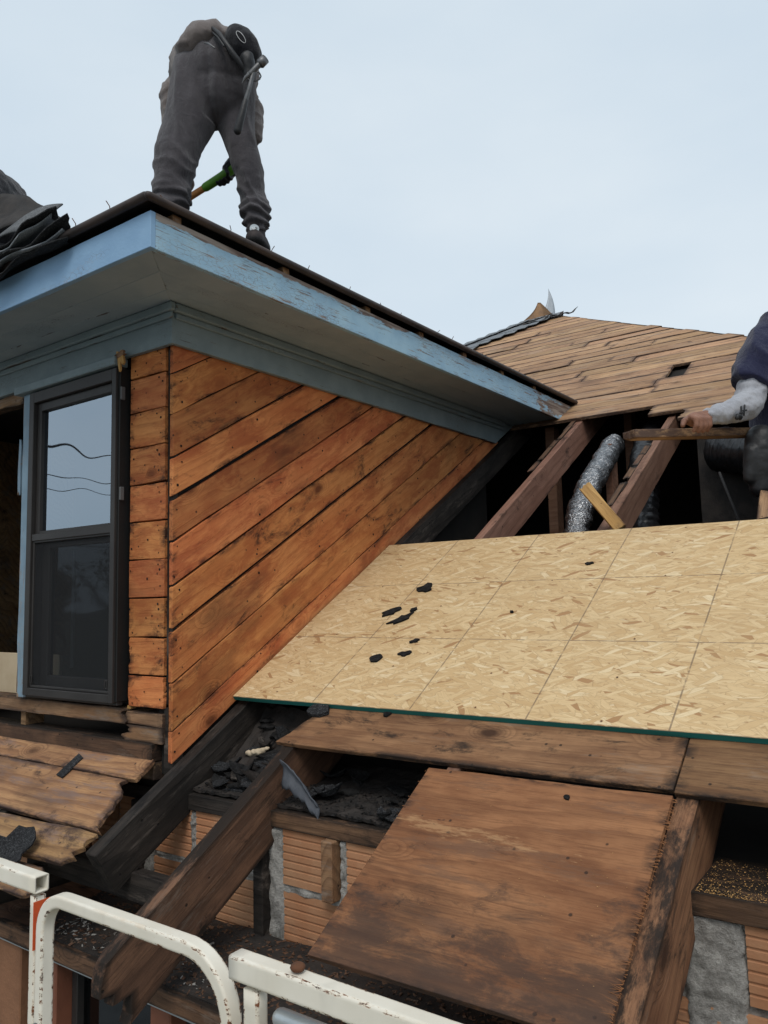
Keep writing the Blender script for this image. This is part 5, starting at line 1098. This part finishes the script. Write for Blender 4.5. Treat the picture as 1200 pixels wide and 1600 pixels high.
remesh('black_knob', lambda V, F: ell_geo(V, F, (-1.155, RY+.02, -.905), (EX*.03, EY*.02, EZ*.022)), .006, 'leather', lift, 2)
# the basket floor and the sides behind the photographer
box('basket_floor', (-1.5, -0.75, -1.72), (0.7, 0.76, -1.69), 'galv', lift, .003)
for y in (-.74,): rect_tube('rail', [(-1.45, y, RZ), (0.65, y, RZ)], RW, RW, 'rail', lift)
for x in (-1.45, .65): rect_tube('post', [(x, -.74, RZ-.02), (x, -.74, -1.7)], RW, RW, 'rail', lift)

# ================================================================== ACROSS THE YARD (mirrored in the window)
def tree(loc, h, seed, label):
    r_ = random.Random(seed); t = tag(empty('tree', loc), label, 'tree'); loc = Vector(loc); V, F = [], []; tips = []
    def grow(p, d, l, r, lv):
        q1 = p+d*l*.5+Vector((r_.uniform(-.1, .1), r_.uniform(-.1, .1), 0))*l; q2 = q1+(d+Vector((r_.uniform(-.25, .25), r_.uniform(-.25, .25), .1))).normalized()*l*.5
        tube_geo(V, F, [p, q1, q2], [r, r*.85, r*.65], 6 if lv < 2 else 4, cap=False)
        if lv >= 4: tips.append(q2); return
        for k in range(3 if lv < 3 else 2):
            a = r_.uniform(0, 6.28); nd = (d*.8+Vector((math.cos(a), math.sin(a), r_.uniform(0, .5)))*r_.uniform(.5, .9)).normalized(); grow(q2, nd, l*r_.uniform(.62, .8), r*.6, lv+1)
        if lv > 1: tips.append(q2)
    grow(Vector((0, 0, 0)), EZ, h*.32, h*.022, 0)
    mesh_obj('trunk', V, F, 'bark', t, True, Matrix.Translation(loc))
    V, F = [], []
    for p in tips:
        for k in range(12):
            c = p+Vector((r_.gauss(0, .35), r_.gauss(0, .35), r_.gauss(0, .3)))*h*.09; s = r_.uniform(.05, .12); b = len(V)
            a = Vector((r_.uniform(-1, 1), r_.uniform(-1, 1), r_.uniform(-1, 1))).normalized()*s; e = a.orthogonal().normalized()*s*.6
            V += [c-a, c+e, c+a, c-e]; F.append((b, b+1, b+2, b+3))
    mesh_obj('crown', V, F, 'leaf', t, False, Matrix.Translation(loc))
for i, (x, y, h) in enumerate(((-21, -9, 6.2), (-25, -15, 7.4), (-28, -20, 7.0), (-19, -5.5, 5.6), (-24, -22, 7.8), (-31, -13, 6.8))):
    tree((x, y, GZ), h, i+5, ('low', 'broad', 'far', 'small', 'tall', 'rounded')[i]+' autumn tree across the yard, mirrored in the dormer window')
for i, y in enumerate((-26, 8)):
    p = tag(empty('utility_pole', (-17, y, GZ)), ('wooden utility pole at the near end of the wires', 'wooden utility pole at the far end of the wires')[i], 'utility pole')
    tube('pole', [(-17, y, GZ), (-17, y, 5.2)], [.16, .11], 'bark', p, 10); box('crossarm', (-17.06, y-.9, 4.6), (-16.94, y+.9, 4.72), 'bark', p, .01)
for i, (z, sag) in enumerate(((4.6, .8), (4.0, .8), (3.5, .7), (2.8, 1.5))):
    o = tube('overhead_wire', [(-17+.2*i, -26+34*t/16, z-sag*4*(t/16)*(1-t/16)) for t in range(17)], .012, 'wire', None, 6)
    tag(o, ('topmost', 'second', 'third', 'lowest')[i]+' overhead wire strung between the two poles', 'wire')
